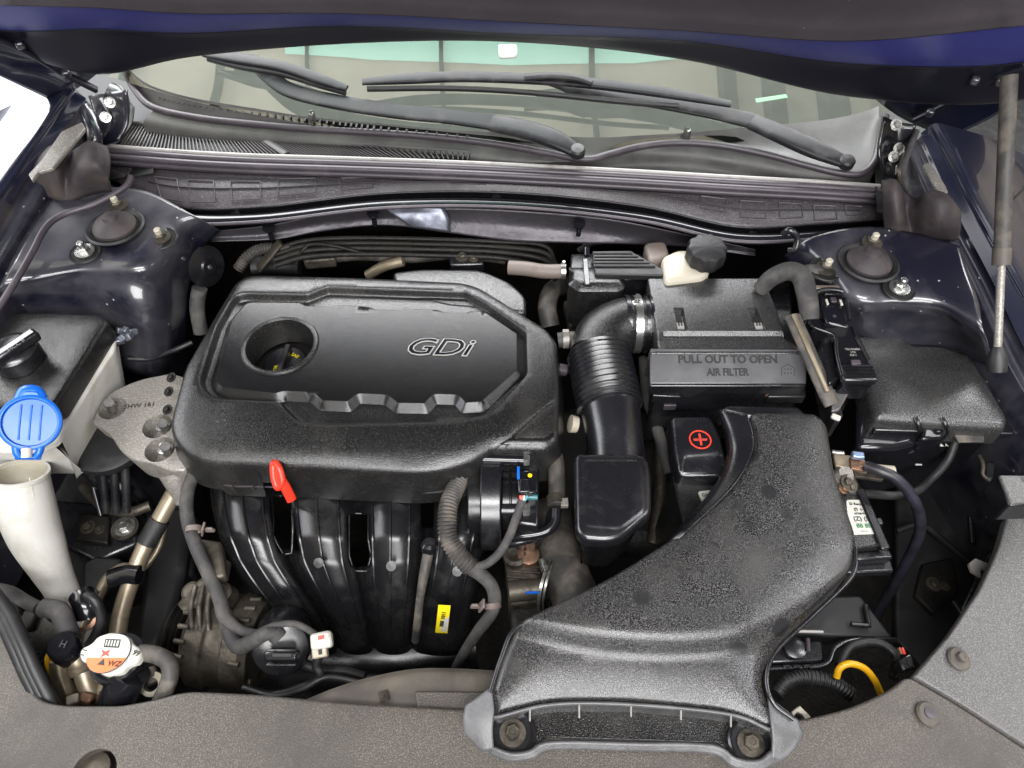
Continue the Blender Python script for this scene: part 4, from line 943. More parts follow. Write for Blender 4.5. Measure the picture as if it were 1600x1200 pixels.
ac = thing('service_port', 'black capped air conditioning service port marked H beside the radiator cap', 'service port')
lathe('port_cap', ac, K.gloss, P(103, 1016, -.10), (.15, .1, 1), [(.017, -.012), (.0175, .014), (.015, .018), (0, .0182)], 30)
txt('cap_letter', ac, 'H', K.seal, Surf(P(103, 1016, -.10).z+.0182), 99, 1007, .012, rot=-10)
tube('port_pipe', ac, K.pipe, [(92, 1032, -.11), (94, 1055, -.12), (104, 1080, -.13), (118, 1115, -.15)], .0105)
lathe('union_nut', ac, K.pipe, P(122, 1036, -.12), (-.3, .8, .5), [(.012, -.014), (.014, -.008), (.012, -.004), (.014, .002), (.012, .010), (.009, .014)], 24)
tube('second_pipe', ac, K.pipe, [(132, 1050, -.12), (140, 1075, -.13), (158, 1115, -.15)], .0125)
box('gold_fitting', ac, K.cream, P(115, 1094, -.12), (.014, .012, .01), (0, 0, 20), .002)
box('gold_fitting', ac, K.copper, P(136, 1092, -.125), (.02, .016, .012), (0, 0, -20), .004)
lathe('fitting_disc', ac, K.pipe, P(160, 1085, -.13), (0, -.2, 1), [(.016, -.01), (.016, 0), (.01, .003), (0, .003)], 20)
bh = thing('bonnet_cable_hose', 'thick black triple ribbed hose along the left edge of the front cover', 'hose')
for k, du in enumerate((-9, 0, 9)):
    tube('strand', bh, K.rubber, [(-40+du, 900, -.02), (4+du, 955, -.035), (28+du, 1005, -.045), (48+du, 1050, -.06), (66+du, 1085, -.075), (88+du, 1125, -.10)], .0075, n=12)
wire('yellow sleeved wire loop behind the service port', K.ylw, [(100, 1012, -.13), (84, 1014, -.125), (76, 1030, -.125), (80, 1048, -.13), (86, 1060, -.14)], .0045, name='yellow_wire', cat='wire')
hc = thing('headlamp_connector', 'black multi plug with pink locking tab at the left front corner', 'connector')
prism('plug_body', hc, K.satin, Surf(-.10, .3), [(22, 985), (48, 950), (95, 975), (96, 1010), (60, 1040), (38, 1010)], .06, .004)
prism('plug_face', hc, K.dusty, Surf(-.088, .3), [(24, 972), (38, 952), (56, 956), (44, 984), (28, 984)], .012, .003)
prism('lock_tab', hc, K.inkr, Surf(-.082, .3), [(56, 952), (74, 943), (80, 946), (66, 957)], .006, .001)
tube('plug_wires', hc, K.tape, [(70, 950, -.085), (92, 955, -.08), (102, 975, -.09), (112, 1000, -.11)], .012)
tube('plug_wires', hc, K.tape, [(-20, 918, -.08), (14, 925, -.08), (40, 940, -.09), (60, 950, -.09)], .008)
prism('side_plug', hc, K.rubber, Surf(-.075, .3), [(-20, 930), (20, 925), (30, 955), (10, 975), (-20, 970)], .04, .006)
# dark brackets, sidemember at the left
dk = thing('side_member', 'dark side member with washers and bolt below the engine mount', 'chassis member')
prism('member_top', dk, K.satin, Surf(-.20), [(85, 780), (215, 790), (215, 850), (150, 880), (90, 850)], .08, .006)
prism('member_shelf', dk, K.rubber, Surf(-.24), [(60, 700), (300, 720), (300, 900), (60, 960)], .06, .01)
lathe('bolt_pad', dk, K.alud, P(196, 826, -.195), (0, 0, 1), [(.02, 0), (.02, .003), (0, .003)], 24); bolt(dk, K.steel, P(196, 824, -.191), .009)
prism('bracket_tab', dk, K.rubber, Surf(-.16), [(128, 880), (150, 868), (190, 872), (178, 905), (150, 930), (130, 920)], .03, .004)
tube('shiny_line', dk, K.gloss, [(136, 715, -.12), (146, 760, -.15), (158, 805, -.18)], .004)
prism('frame_rail', dk, K.rubber, Surf(-.22), [(235, 790), (300, 790), (285, 900), (255, 1000), (225, 1100), (200, 1100), (215, 960)], .2, .01)
# ================================================================ hoses right of the cover
hh = thing('heater_hose', 'dusty brown hose with steel clamp between the cover and the resonator box', 'hose')
tube('hose', hh, K.dusty, [(862, 690, -.06), (868, 720, -.055), (870, 755, -.055), (870, 790, -.06)], .0115, n=20)
band('hose_clamp', hh, K.alud, P(869, 782, -.058), (0, -1, -.1), .0118, .012, .001)
box('clamp_ear', hh, K.alu, P(882, 786, -.052), (.010, .012, .008), (0, 0, 0), .001)
wire('glossy black vacuum pipe curving below the throttle body', K.gloss, [(868, 795, -.062), (866, 815, -.068), (852, 830, -.072), (825, 836, -.075), (795, 838, -.08)], .008, name='vacuum_pipe', cat='pipe')
wire('second black pipe hugging the curved vacuum pipe', K.satin, [(862, 800, -.075), (858, 822, -.082), (842, 836, -.086), (810, 846, -.09), (780, 850, -.10)], .007, name='vacuum_pipe', cat='pipe')
rh = thing('radiator_hose', 'wide dusty radiator hose descending under the intake duct', 'hose')
tube('hose', rh, K.dusty, [(858, 800, -.18), (868, 850, -.165), (885, 900, -.155), (905, 950, -.155), (915, 1000, -.16)], .033, n=32)
band('spring_clamp', rh, K.steel, P(853, 915, -.15), (.9, -.3, .1), .034, .004, .001)
band('spring_clamp', rh, K.steel, P(860, 913, -.15), (.9, -.3, .1), .034, .003, .001)
tube('clamp_spring', rh, K.steel, [(847, 875, -.12), (851, 893, -.12)], .0045, corr=(.001, .002), n=10)
th = thing('thermostat_housing', 'grimy cast thermostat housing with stamped letters under the throttle body', 'housing')
prism('housing_top', th, K.alud, Surf(-.14), [(788, 872), (842, 868), (850, 940), (795, 945)], .08, .006)
tube('housing_pipe', th, K.alud, [(795, 925, -.135), (845, 920, -.135)], .014)
lathe('housing_port', th, K.alud, P(805, 866, -.125), (0, 0, 1), [(.016, -.02), (.017, 0), (.012, .002), (.008, 0)], 24)
lathe('housing_port', th, K.copper, P(826, 866, -.125), (0, 0, 1), [(.014, -.02), (.015, 0), (.009, .002), (0, 0)], 24)
txt('stamped_text', th, '1J4P 1Z', K.engine, Surf(-.1395), 818, 908, .009, rot=-4)
box('blue_mark', th, K.blue, P(832, 926, -.1195), (.018, .003, .001), b=0)
prism('lower_block', th, K.engine, Surf(-.16), [(795, 945), (860, 940), (850, 975), (800, 990)], .06, .008)
for k in range(3): box('rib', th, K.alud, P(818, 885+k*9, -.138), (.045, .0025, .004), (0, 0, -4), .0005)
# ================================================================ air intake hose and resonator
ZOFF = -.028
ih = thing('intake_hose', 'black air intake hose with corrugated middle bending into the air filter box', 'intake hose')
tube('elbow', ih, K.cover, [P(1022, 508, .005), P(1000, 507, .005), P(972, 510, .005), P(945, 528, .003), P(935, 560, .0)], .043, n=40, radii=[.042, .042, .043, .045, .044])
tube('bellows', ih, K.satin, [P(936, 556, .0), P(942, 585, -.002), P(948, 612, -.004), P(953, 638, -.008)], .0455, n=48, corr=(.0022, .0082), seg=10)
tube('straight_pipe', ih, K.satin, [P(953, 632, -.008), P(957, 665, -.012), P(961, 700, -.02), P(963, 745, -.03)], .0405, n=40, radii=[.043, .040, .0395, .0395])
for u, r, wd in ((978, .0445, .006), (1006, .0435, .005), (1013, .045, .004)): band('hose_rib', ih, K.satin, P(u, 507, .005), X, r-.001, wd, .0018, 48)
band('clamp_band', ih, K.copper if False else K.steel, P(993, 507, .005), X, .0435, .011, .0012, 56)
cl = P(988, 466, .050); lathe('clamp_screw', ih, K.steel, P(996, 465, .052), (0, -.3, 1), [(.0045, -.006), (.0045, .004), (0, .004)], 14)
box('clamp_lug', ih, K.steel, P(995, 474, .047), (.014, .008, .006), b=.001)
tube('side_spigot', ih, K.dusty, [P(872, 532, -.01), P(890, 530, -.008), P(910, 530, -.006)], .012, n=18)
band('spigot_clamp', ih, K.alu, P(884, 531, -.008), X, .0125, .009, .001)
box('spigot_ear', ih, K.alu, P(884, 519, .006), (.010, .006, .008), b=.001)
lathe('side_stud', ih, K.cream, P(897, 663, -.03), (-1, 0, .3), [(.0, -.006), (.012, -.004), (.013, .006), (0, .007)], 20)
lathe('side_stud', ih, K.seal, P(880, 578, -.02), (-1, 0, .3), [(.0, -.012), (.009, -.004), (.009, .008), (0, .009)], 20)
ZOFF = 0.0
rb = thing('resonator_box', 'black resonator box with cut off corner below the intake hose', 'resonator')
RO = [(898, 706, .009), (1010, 706, .014), (1018, 735, .01), (1019, 800, .008), (975, 838, .012), (950, 845, .01), (912, 842, .012), (900, 828, .01)]
hp('lid', rb, K.satin, Surf(-.010), RO, h=.010, r=.006, crown=(.003, .018), grid=.012, feats=[([(911, 720), (1000, 720), (1006, 798), (968, 826), (914, 822)], .0012, .006, .008)])
hp('box', rb, K.satin, Surf(-.019), [(903, 712), (1008, 712), (1014, 798), (970, 836), (906, 834)], h=.12, r=.001, flare=-.012, grid=.03)
# ================================================================ air filter box
ZOFF = -.034
fb = thing('air_filter_box', 'black air filter box reading PULL OUT TO OPEN AIR FILTER', 'air filter box')
fS = through(1100, 435, .048, 1100, 522, .058)
hp('lid', fb, K.fuse, fS, [(1012, 434, .004), (1194, 434, .006), (1213, 480), (1228, 524), (1262, 548, .002), (1014, 548, .002), (1030, 540)], h=.05, r=.003, grid=.010, fillet=.003,
   feats=[([(1036, 519), (1225, 519), (1262, 550), (1014, 550)], -.006, .005, .002), ([(1053, 481), (1067, 481), (1074, 515), (1060, 515)], -.009, .0015, .001), ([(1169, 481), (1182, 481), (1196, 515), (1182, 515)], -.009, .0015, .001)])
lS = through(1140, 545, .056, 1140, 600, .034)
prism('label_panel', fb, K.flap, lS, [(1016, 544), (1262, 545), (1260, 600), (1016, 600)], .012, .002)
prism('front_lip', fb, K.satin, Surf(.034), [(1016, 597), (1260, 597), (1260, 603), (1016, 603)], .020, .002)
prism('front_wall', fb, K.satin, Surf(.018), [(1020, 600), (1256, 600), (1250, 612), (1026, 612)], .045, .002)
prism('side_tab', fb, K.satin, Surf(.014), [(1017, 600), (1056, 600), (1064, 620), (1020, 618)], .016, .0015); prism('side_tab', fb, K.satin, Surf(.014), [(1214, 600), (1259, 600), (1259, 620), (1200, 620)], .016, .0015)
prism('lower_box', fb, K.satin, Surf(.006), [(1024, 440), (1235, 440), (1252, 616), (1024, 616)], .12, .004)
prism('bottom_strip', fb, K.alud, Surf(-.020), [(1036, 628), (1230, 628), (1230, 634), (1036, 632)], .004, .001)
box('front_clip', fb, K.seal, P(1046, 635, -.018), (.018, .006, .012), b=.001)
tube('scratch', fb, K.copper, [P(1196, 619, .0135), P(1216, 604, .0145)], .0012, n=6)
txt('panel_text', fb, 'PULL OUT TO OPEN', K.black, lS, 1137, 562, .0160, rot=0, ext=.0006, dz=.0006, off=.0004, sx=.95)
txt('panel_text', fb, 'AIR FILTER', K.black, lS, 1137, 582, .0150, rot=0, ext=.0006, dz=.0006, off=.0003, sx=.82)
tube('filter_icon', fb, K.ink, [lS.P(1221, 587), lS.P(1221, 575), lS.P(1231, 569), lS.P(1241, 575), lS.P(1241, 587)], .0006, n=6, seg=1, straight=True)
for i in range(3):
    for j in range(2): lathe('icon_dot', fb, K.ink, lS.P(1226+i*5, 577+j*6), lS.n(), [(.0012, 0), (.0012, .0006), (0, .0006)], 8)
for u, v in ((1062, 501), (1184, 501)):
    c = fS.P(u, v)+Vector((0, 0, -.007)); box('slot_floor', fb, K.black, c+Vector((0, .002, -.0015)), (.012, .028, .001), b=0); box('snap_clip', fb, K.sealw, c+Vector((.001, -.006, .001)), (.011, .012, .004), b=.0006)
    for i in (0, 1):
        for j in (0, 1): box('clip_hole', fb, K.black, c+Vector((-.001+i*.004, -.005+j*.004, .0034)), (.0024, .0026, .001), b=0)
# ================================================================ canister behind, brake reservoir
ZOFF = -.02
cn = thing('purge_canister', 'black strapped canister with finned lid behind the air filter box', 'canister')
hp('canister_cap', cn, K.cover, Surf(.032), [(890, 412, .002), (976, 412, .004), (978, 444, .008), (968, 450, .004), (905, 450, .006), (889, 440, .004)], h=.08, cham=(.010, .008), grid=.015, fillet=.003)
prism('canister_box', cn, K.satin, Surf(.020), [(892, 396), (1000, 396), (1036, 432), (975, 436), (892, 430)], .07, .003)
prism('finned_lid', cn, K.rubber, Surf(.038), [(925, 392), (985, 391), (1043, 424), (1043, 430), (930, 428)], .012, .002)
for k in range(5): tube('lid_fin', cn, K.rubber, [P(928, 395+k*5, .040), P(988+k*9, 395+k*5, .040)], .0018, n=6)
box('strap', cn, K.satin, P(916, 425, .036), (.008, .058, .004), b=.001)
tube('strap_end', cn, K.gloss, [P(917, 388, .04), P(917, 400, .036)], .005, n=8)
wire('dusty pink vacuum hose clamped into the canister left side', K.pink, [(795, 418, .02), (822, 420, .022), (850, 424, .022), (878, 424, .022)], .0115, name='vacuum_hose', cat='hose')
cl2 = thing('hose_clamp', 'small steel clamp where the pink hose meets the canister', 'clamp'); band('ring', cl2, K.steel, P(880, 424, .022), X, .012, .007, .001); box('screw', cl2, K.steel, P(881, 412, .036), (.005, .005, .010), b=.001)
br = thing('brake_fluid_reservoir', 'cream brake fluid reservoir with black lobed cap behind the filter box', 'reservoir')
hp('tank', br, K.cream, Surf(.045), [(1034, 400, .01), (1060, 388, .01), (1100, 392, .01), (1112, 420, .01), (1100, 432, .008), (1040, 440, .008)], h=.07, r=.008, grid=.02)
hp('rear_tank', br, K.pink, Surf(.038), [(1006, 378), (1040, 375), (1048, 400), (1015, 410)], h=.06, r=.006, grid=.02)
lathe('cap', br, K.rubber, P(1101, 402, .052), (0, -.1, 1), [(.027, -.006), (.030, 0), (.030, .018), (.028, .022), (.024, .024), (0, .025)], 60, lobes=(10, .045))
# firewall clutter
ZOFF = -.03
for k, (v0, r) in enumerate(((372, .0040), (380, .0045), (388, .005), (397, .0045))):
    wire(['uppermost', 'second', 'third', 'lowest'][k]+' thin dark brake line running along the firewall', K.engine, [(430, v0+18, .0), (480, v0+4, .01), (560, v0, .01), (680, v0+2, .01), (780, v0+6, .01), (850, v0+12+k*3, .0), (868, v0+40, -.03)], r, name='brake_line', cat='pipe')
wire('tan hose stub poking up behind the engine cover', K.pipe, [(575, 430, -.03), (600, 416, -.01), (630, 408, .0)], .009, name='hose_stub', cat='hose')
wire('tan strap bracket left behind the engine cover', K.alud, [(404, 420, -.02), (420, 400, .0), (438, 378, .02)], .010, name='strap_bracket', cat='bracket', flat=.4)
wire('dark connector block left behind the engine cover', K.rubber, [(395, 414, -.04), (430, 412, -.04), (470, 414, -.04)], .02, name='rear_connector', cat='connector', flat=.7)
wire('thin bent line rising behind the engine cover', K.engine, [(455, 412, -.01), (470, 395, .01), (485, 382, .02), (520, 384, .02), (570, 396, .01)], .003, name='brake_line', cat='pipe')
wire('thick dark brown hose at the rear right of the engine cover', K.dusty, [(880, 445, -.08), (862, 455, -.05), (855, 480, -.05), (860, 510, -.07)], .016, name='rear_hose', cat='hose')
wire('dark hose looping behind the canister toward the master cylinder', K.rubber, [(905, 392, -.02), (930, 378, .0), (980, 374, .0), (1020, 384, .0)], .006, name='rear_hose', cat='hose')
ZOFF = 0.0
hn = thing('horn', 'round black horn disc beside the left strut tower', 'horn')
ah = Vector((.85, -.45, .2)).normalized(); c = P(322, 416, -.01)
lathe('horn_body', hn, K.satin, c, ah, [(.022, -.030), (.030, -.024), (.031, -.004), (.034, -.002), (.034, .002), (.026, .004), (.014, .006), (.012, .009), (0, .009)], 40)
lathe('centre_nut', hn, K.steel, c+ah*.009, ah, [(.004, 0), (.003, .003), (0, .003)], 12)
tube('horn_stem', hn, K.steel, [c-ah*.026, c-ah*.04+Vector((0, 0, -.01))], .006)
wire('dark wire bundle below the horn beside the tower', K.tape, [(312, 450, -.03), (308, 480, -.06), (314, 520, -.10)], .012, name='wire_bundle', cat='harness')
wire('long grey release cable crossing the left strut tower edge', K.seal, [(205, 275, .125), (196, 292, .118), (150, 318, .112), (100, 335, .112), (72, 355, .112), (50, 395, .105), (30, 430, .10), (5, 470, .09), (-40, 540, .08)], .0046, name='release_cable', cat='cable')
wire('thin wire dropping under the reservoir to the mount', K.rubber, [(300, 535, -.09), (270, 548, -.09), (235, 560, -.08), (200, 560, -.07)], .0045, name='loose_wire', cat='wire')
mf = thing('crumpled_foil', 'crumpled shiny foil wrapped plug below the left strut tower', 'foil')
for k in range(7):
    p = P(196+random.uniform(-9, 16), 525+random.uniform(-9, 9), .0+random.uniform(-.006, .006))
    box('fold', mf, K.foil, p, (.012, .010, .010), (random.uniform(0, 90), random.uniform(0, 90), random.uniform(0, 90)), .0015)
# ================================================================ intake duct (front right)
du = thing('intake_duct', 'long dusty black air intake duct sweeping from the battery to the front mouth', 'intake duct')
dS = through(1000, 1100, -.030, 1230, 660, -.002)
D = [(1166, 648, .014), (1272, 650, .02), (1290, 668, .015), (1302, 745), (1338, 850, .02), (1330, 893, .02), (1268, 955), (1212, 1008, .03), (1194, 1055, .03), (1206, 1100, .02), (1240, 1122, .004), (1204, 1138, .004), (1138, 1112, .02), (985, 1097), (862, 1097, .02), (772, 1119, .006), (766, 1078, .01), (784, 1020, .03), (806, 976, .03), (868, 945, .03), (945, 910, .04), (1060, 838, .03), (1142, 760, .05), (1172, 712, .04), (1176, 680)]
RID = [(1120, 560), (1330, 600), (1420, 850), (1330, 905, .05), (1255, 965, .06), (1165, 1008, .09), (1050, 1018, .06), (930, 1010, .05), (840, 990, .04), (760, 960, .03), (900, 860), (1060, 760)]
duct_top = hp('duct_shell', du, K.duct, dS, D, h=.075, r=.009, crown=(.010, .05), feats=[(RID, .020, .024, .03)], flare=.003, grid=.008, hfun=lambda x, y: .075 if y > -.33 else .022)
loft('inner_wall', du, K.satin, [[(1168, 648, .012), (1178, 684, .011), (1172, 716, .01), (1142, 764, .006), (1060, 842, .0)],
  [(1126, 640, .000), (1140, 680, -.004), (1140, 716, -.006), (1118, 762, -.010), (1046, 846, -.014)],
  [(1122, 645, -.03), (1134, 690, -.04), (1132, 722, -.045), (1110, 768, -.05), (1040, 852, -.05)]], 6, 6, thick=.002)
prism('rear_collar', du, K.satin, Surf(.004), [(1126, 638), (1140, 632), (1248, 634), (1264, 650), (1168, 652)], .04, .005)
tube('shell_seam', du, K.satin, [P(1337, 856, -.004), P(1331, 900, -.008), P(1270, 962, -.014), P(1214, 1016, -.02), P(1198, 1058, -.026), P(1208, 1098, -.03), P(1240, 1124, -.036)], .0026, n=8)
tube('shell_seam', du, K.satin, [P(1140, 765, -.006), P(1062, 842, -.012), P(946, 914, -.018), P(868, 950, -.022), P(806, 982, -.024), P(784, 1026, -.026), P(766, 1082, -.03)], .0026, n=8)
mz = -.048
prism('mouth_floor', du, K.cover, Surf(-.062), [(764, 1112), (862, 1090), (985, 1088), (1138, 1100), (1215, 1136), (1212, 1175), (1172, 1192), (1120, 1160), (860, 1152), (828, 1178), (790, 1180), (764, 1160)], .006, .001)
loft('mouth_lip', du, K.dlip, [[(772, 1121, -.033), (862, 1100, -.033), (985, 1100, -.033), (1138, 1115, -.034), (1204, 1140, -.036)], [(772, 1124, -.040), (862, 1104, -.040), (985, 1103, -.040), (1138, 1118, -.041), (1203, 1143, -.042)]], 8, 3, thick=.003)
loft('lower_lip', du, K.dlip, [[(770, 1166, -.048), (800, 1176, -.047), (828, 1172, -.047), (862, 1158, -.046), (990, 1160, -.046), (1112, 1163, -.046), (1150, 1184, -.047), (1185, 1188, -.047), (1206, 1172, -.048)],
  [(764, 1176, -.054), (796, 1188, -.053), (832, 1184, -.052), (866, 1170, -.052), (990, 1172, -.052), (1108, 1176, -.052), (1146, 1198, -.053), (1192, 1200, -.053), (1222, 1182, -.054)]], 6, 4, thick=.005)
loft('left_cheek', du, K.dlip, [[(768, 1074, -.036), (772, 1110, -.036), (770, 1140, -.042), (772, 1172, -.050)], [(748, 1088, -.040), (750, 1118, -.040), (750, 1146, -.045), (752, 1172, -.052)], [(728, 1102, -.046), (724, 1124, -.046), (726, 1142, -.050), (735, 1150, -.054)]], 5, 5, thick=.004)
loft('right_cheek', du, K.dlip, [[(1200, 1090, -.034), (1204, 1130, -.036), (1206, 1160, -.044), (1205, 1186, -.050)], [(1225, 1108, -.038), (1222, 1140, -.040), (1222, 1164, -.046), (1218, 1186, -.052)], [(1246, 1126, -.044), (1254, 1150, -.046), (1240, 1168, -.050), (1224, 1184, -.054)]], 5, 5, thick=.004)
for u in (828, 905, 986, 1064, 1142):
    v = np.interp(u, [828, 905, 986, 1064, 1142], [1104, 1099, 1097, 1102, 1113])
    tube('guide_rib', du, K.sealw, [P(u, v+3, -.034), P(u, v+22, -.050)], .0011, n=6)
for u, v in ((801, 1146), (1172, 1162)):
    c = P(u, v, -.060)
    lathe('bolt_boss', du, K.satin, c, (0, 0, 1), [(.0255, -.004), (.0255, .008), (.0235, .010), (.0215, .008), (.021, .001), (0, .001)], 40)
    bolt(du, K.alud, c+Vector((0, 0, .0012)), .0085, h=.010)
    box('boss_mark', du, K.labelw, c+Vector((.002, .020, .0105)), (.012, .0018, .0006), (0, 0, 6), 0) if u < 900 else None
# ================================================================ battery
bt = thing('battery', 'black car battery mostly hidden under the intake duct with white labels', 'battery')
bS_ = Surf(-.050)
prism('case', bt, K.cover, bS_, [(1050, 742), (1338, 742), (1386, 852), (1322, 858), (1080, 880)], .16, .004)
prism('case_step', bt, K.satin, Surf(-.060), [(1320, 864), (1390, 858), (1397, 872), (1330, 876)], .016, .003)
prism('front_ledge', bt, K.satin, Surf(-.078), [(1312, 878), (1392, 872), (1398, 893), (1305, 896)], .014, .003)
prism('ledge_block', bt, K.gloss, Surf(-.066), [(1322, 866), (1345, 865), (1352, 874), (1328, 876)], .014, .002)
prism('rim_ridge', bt, K.satin, Surf(-.046), [(1336, 762), (1350, 762), (1392, 856), (1378, 858)], .010, .002)
prism('side_lug', bt, K.satin, Surf(-.048), [(1364, 808), (1378, 808), (1382, 818), (1370, 822)], .012, .002)
prism('label', bt, K.labelw, Surf(-.0492), [(1322, 781), (1349, 781), (1369, 834), (1328, 836)], .0006, 0, fillet=.004)
BL = Surf(-.0492)
txt('label_print', bt, 'D Recycle', K.ink, BL, 1340, 788, .0052, rot=-2); txt('label_print', bt, '(!)  (-)', K.ink, BL, 1342, 796, .0055)
txt('label_print', bt, 'ATTENTION', K.ink, BL, 1346, 803, .0034); txt('label_print', bt, '(Z) (S)', K.ink, BL, 1347, 811, .0085)
txt('label_print', bt, '88 88', K.inkg, BL, 1350, 822, .0085); txt('label_print', bt, '---- --', K.inkg, BL, 1350, 830, .004)
prism('label', bt, K.labelw, Surf(-.0490), [(1090, 768), (1145, 762), (1150, 810), (1106, 806)], .0006, 0, fillet=.004)
txt('label_print', bt, 'GB81 No.', K.ink, Surf(-.0490), 1112, 774, .0065)
tc = thing('terminal_cover', 'black battery terminal cover marked with a red plus in a circle', 'terminal cover')
tS = Surf(-.020)
hp('cover', tc, K.satin, tS, [(1048, 648, .008), (1112, 647, .012), (1128, 680), (1140, 735, .008), (1128, 741, .006), (1062, 740, .008), (1053, 700)], h=.030, r=.006, crown=(.003, .02), feats=[([(1070, 712), (1130, 708), (1138, 738), (1064, 740)], -.003, .005, .004)], grid=.014)
c = tS.P(1094, 687)
lathe('red_ring', tc, K.inkr, c+Vector((0, 0, -.0004)), (0, 0, 1), [(.0132, 0), (.0132, .0012), (.0150, .0012), (.0150, 0)], 40, cap=False)
box('plus_bar', tc, K.inkr, c+Vector((0, 0, .0006)), (.018, .0028, .0012), b=0); box('plus_bar', tc, K.inkr, c+Vector((0, 0, .0009)), (.0028, .018, .0012), b=0)
box('plus_core', tc, K.seal, c+Vector((0, 0, .0015)), (.016, .0010, .0004), b=0)
nt_ = thing('negative_terminal', 'corroded coppery battery terminal clamp right of the intake duct', 'terminal')
prism('clamp_plate', nt_, K.pipe, Surf(-.030), [(1302, 708), (1336, 712), (1352, 718), (1356, 738), (1330, 732), (1306, 728)], .006, .0015)
prism('copper_plate', nt_, K.copper, Surf(-.026), [(1328, 714), (1342, 715), (1352, 722), (1354, 736), (1330, 732)], .004, .001)
prism('lower_plate', nt_, K.alud, Surf(-.034), [(1334, 734), (1358, 738), (1382, 744), (1380, 750), (1336, 744)], .006, .001)
lathe('terminal_post', nt_, K.alu, P(1318, 744, -.036), (0, 0, 1), [(.014, -.012), (.014, 0), (.011, .006), (.009, .010), (0, .010)], 24)
for p_, r_ in (((1322, 752, -.030), .009), ((1330, 760, -.036), .009), ((1318, 762, -.038), .008)):
    bolt(nt_, K.alud if r_ > .0085 else K.copper, P(*p_), r_*.6, (.3, -.4, .8))
box('blue_crimp', nt_, mk('pale_blue_metal', '#8fa0c0', .3, .7), P(1340, 712, -.020), (.016, .010, .008), (0, 0, -10), .002)
tube('top_tab', nt_, K.steel, [P(1300, 706, -.022), P(1318, 708, -.022)], .003)
tube('crimp_end', nt_, K.cream, [P(1352, 728, -.028), P(1376, 732, -.028), P(1398, 734, -.03)], .006, flat=.5)
nc = wire('thick lilac grey earth cable curving down from the corroded terminal', mk('lilac_cable', '#2e2d38', .30, stain_sheen=(30, '#161518', .42, .66)), [(1352, 728, -.022), (1375, 736, -.018), (1398, 746, -.02), (1418, 766, -.035), (1433, 792, -.06), (1438, 822, -.10), (1430, 850, -.15), (1405, 900, -.22), (1370, 960, -.30)], .0072, name='earth_cable', cat='cable')
wire('thin black battery cable with clip under the earth cable', K.rubber, [(1318, 770, -.05), (1360, 772, -.06), (1400, 774, -.07), (1430, 768, -.08), (1452, 750, -.09), (1480, 720, -.08), (1492, 690, -.06)], .006, name='battery_cable', cat='cable')
wire('black cable sweeping low across the right of the bay', K.rubber, [(1400, 830, -.22), (1440, 820, -.22), (1480, 850, -.24), (1540, 900, -.26)], .005, name='battery_cable', cat='cable')
# ================================================================ fuse box
fu = thing('fuse_box', 'large black fuse box with textured lid at the right of the bay', 'fuse box')
hp('lid', fu, K.fuse, Surf(-.002), [(1334, 517, .006), (1416, 520, .004), (1428, 532, .004), (1476, 533, .012), (1520, 548, .012), (1548, 590), (1582, 648, .008), (1578, 664, .006), (1500, 660), (1374, 650, .012), (1368, 640, .008), (1350, 575)], h=.026, r=.009, crown=(.008, .05), flare=.002, grid=.012)
prism('lid_rim', fu, K.satin, Surf(-.026), [(1338, 530), (1525, 556), (1588, 668), (1584, 678), (1368, 672), (1352, 640)], .010, .002)
prism('lower_box', fu, K.gloss, Surf(-.036), [(1342, 540), (1530, 560), (1575, 660), (1400, 700), (1340, 700)], .14, .008)
for u in (1436, 1478):
    tube('latch_hook', fu, K.satin, [P(u-6, 652, -.006), P(u, 664, -.010), P(u+2, 676, -.028), P(u-12, 694, -.05)], .003, n=8, flat=.8)
prism('latch_block', fu, K.gloss, Surf(-.020), [(1444, 664), (1478, 664), (1474, 684), (1440, 686)], .03, .004)
prism('name_tab', fu, K.dusty, Surf(-.030), [(1490, 676), (1538, 678), (1538, 690), (1498, 690)], .004, .001)
tube('edge_scuff', fu, K.sealw, [P(1365, 705, -.05), P(1378, 705, -.05)], .0015, n=6); tube('edge_scuff', fu, K.sealw, [P(1430, 726, -.08), P(1440, 726, -.08)], .0012, n=6)
txt('box_text', fu, '▲ A', K.labelw, Surf(-.05), 1474, 696, .006)
# ================================================================ ECU plugs and loom
eu = thing('control_unit_plugs', 'glossy black control unit plugs with lever latches right of the filter box', 'connector')
prism('upper_plug', eu, K.gloss, Surf(.058), [(1277, 458), (1322, 458), (1326, 505), (1330, 512), (1292, 504), (1284, 480)], .03, .004)
prism('plug_bar', eu, K.pink, Surf(.066), [(1272, 445), (1319, 445), (1320, 451), (1274, 451)], .008, .0015)
tube('lever_arc', eu, K.satin, [P(1272, 470, .055), P(1275, 458, .062), P(1288, 453, .064), P(1306, 453, .064), P(1320, 458, .062), P(1323, 474, .056), P(1326, 500, .05)], .0035, n=10)
box('latch_tooth', eu, K.seal, P(1302, 469, .062), (.008, .009, .004), b=.001); box('latch_tooth', eu, K.labelw, P(1292, 472, .060), (.003, .010, .003), b=.0005); box('latch_tooth', eu, K.labelw, P(1314, 473, .060), (.003, .010, .003), b=.0005)
box('latch_bridge', eu, K.gloss, P(1302, 460, .062), (.026, .004, .005), b=.001)
lathe('moulded_mark', eu, K.seal, P(1304, 494, .0585), (0, 0, 1), [(.0026, 0), (.0026, .0005), (.0016, .0005)], 16)
prism('lower_plug', eu, K.gloss, Surf(.046), [(1262, 492), (1288, 498), (1330, 508), (1342, 535), (1357, 562), (1374, 590), (1322, 590), (1311, 560), (1304, 526), (1275, 512)], .05, .004)
tube('plug_edge', eu, K.satin, [P(1262, 494, .048), P(1270, 510, .048), P(1300, 522, .048), P(1306, 530, .048), P(1308, 556, .048), P(1316, 588, .048)], .0028, n=8)
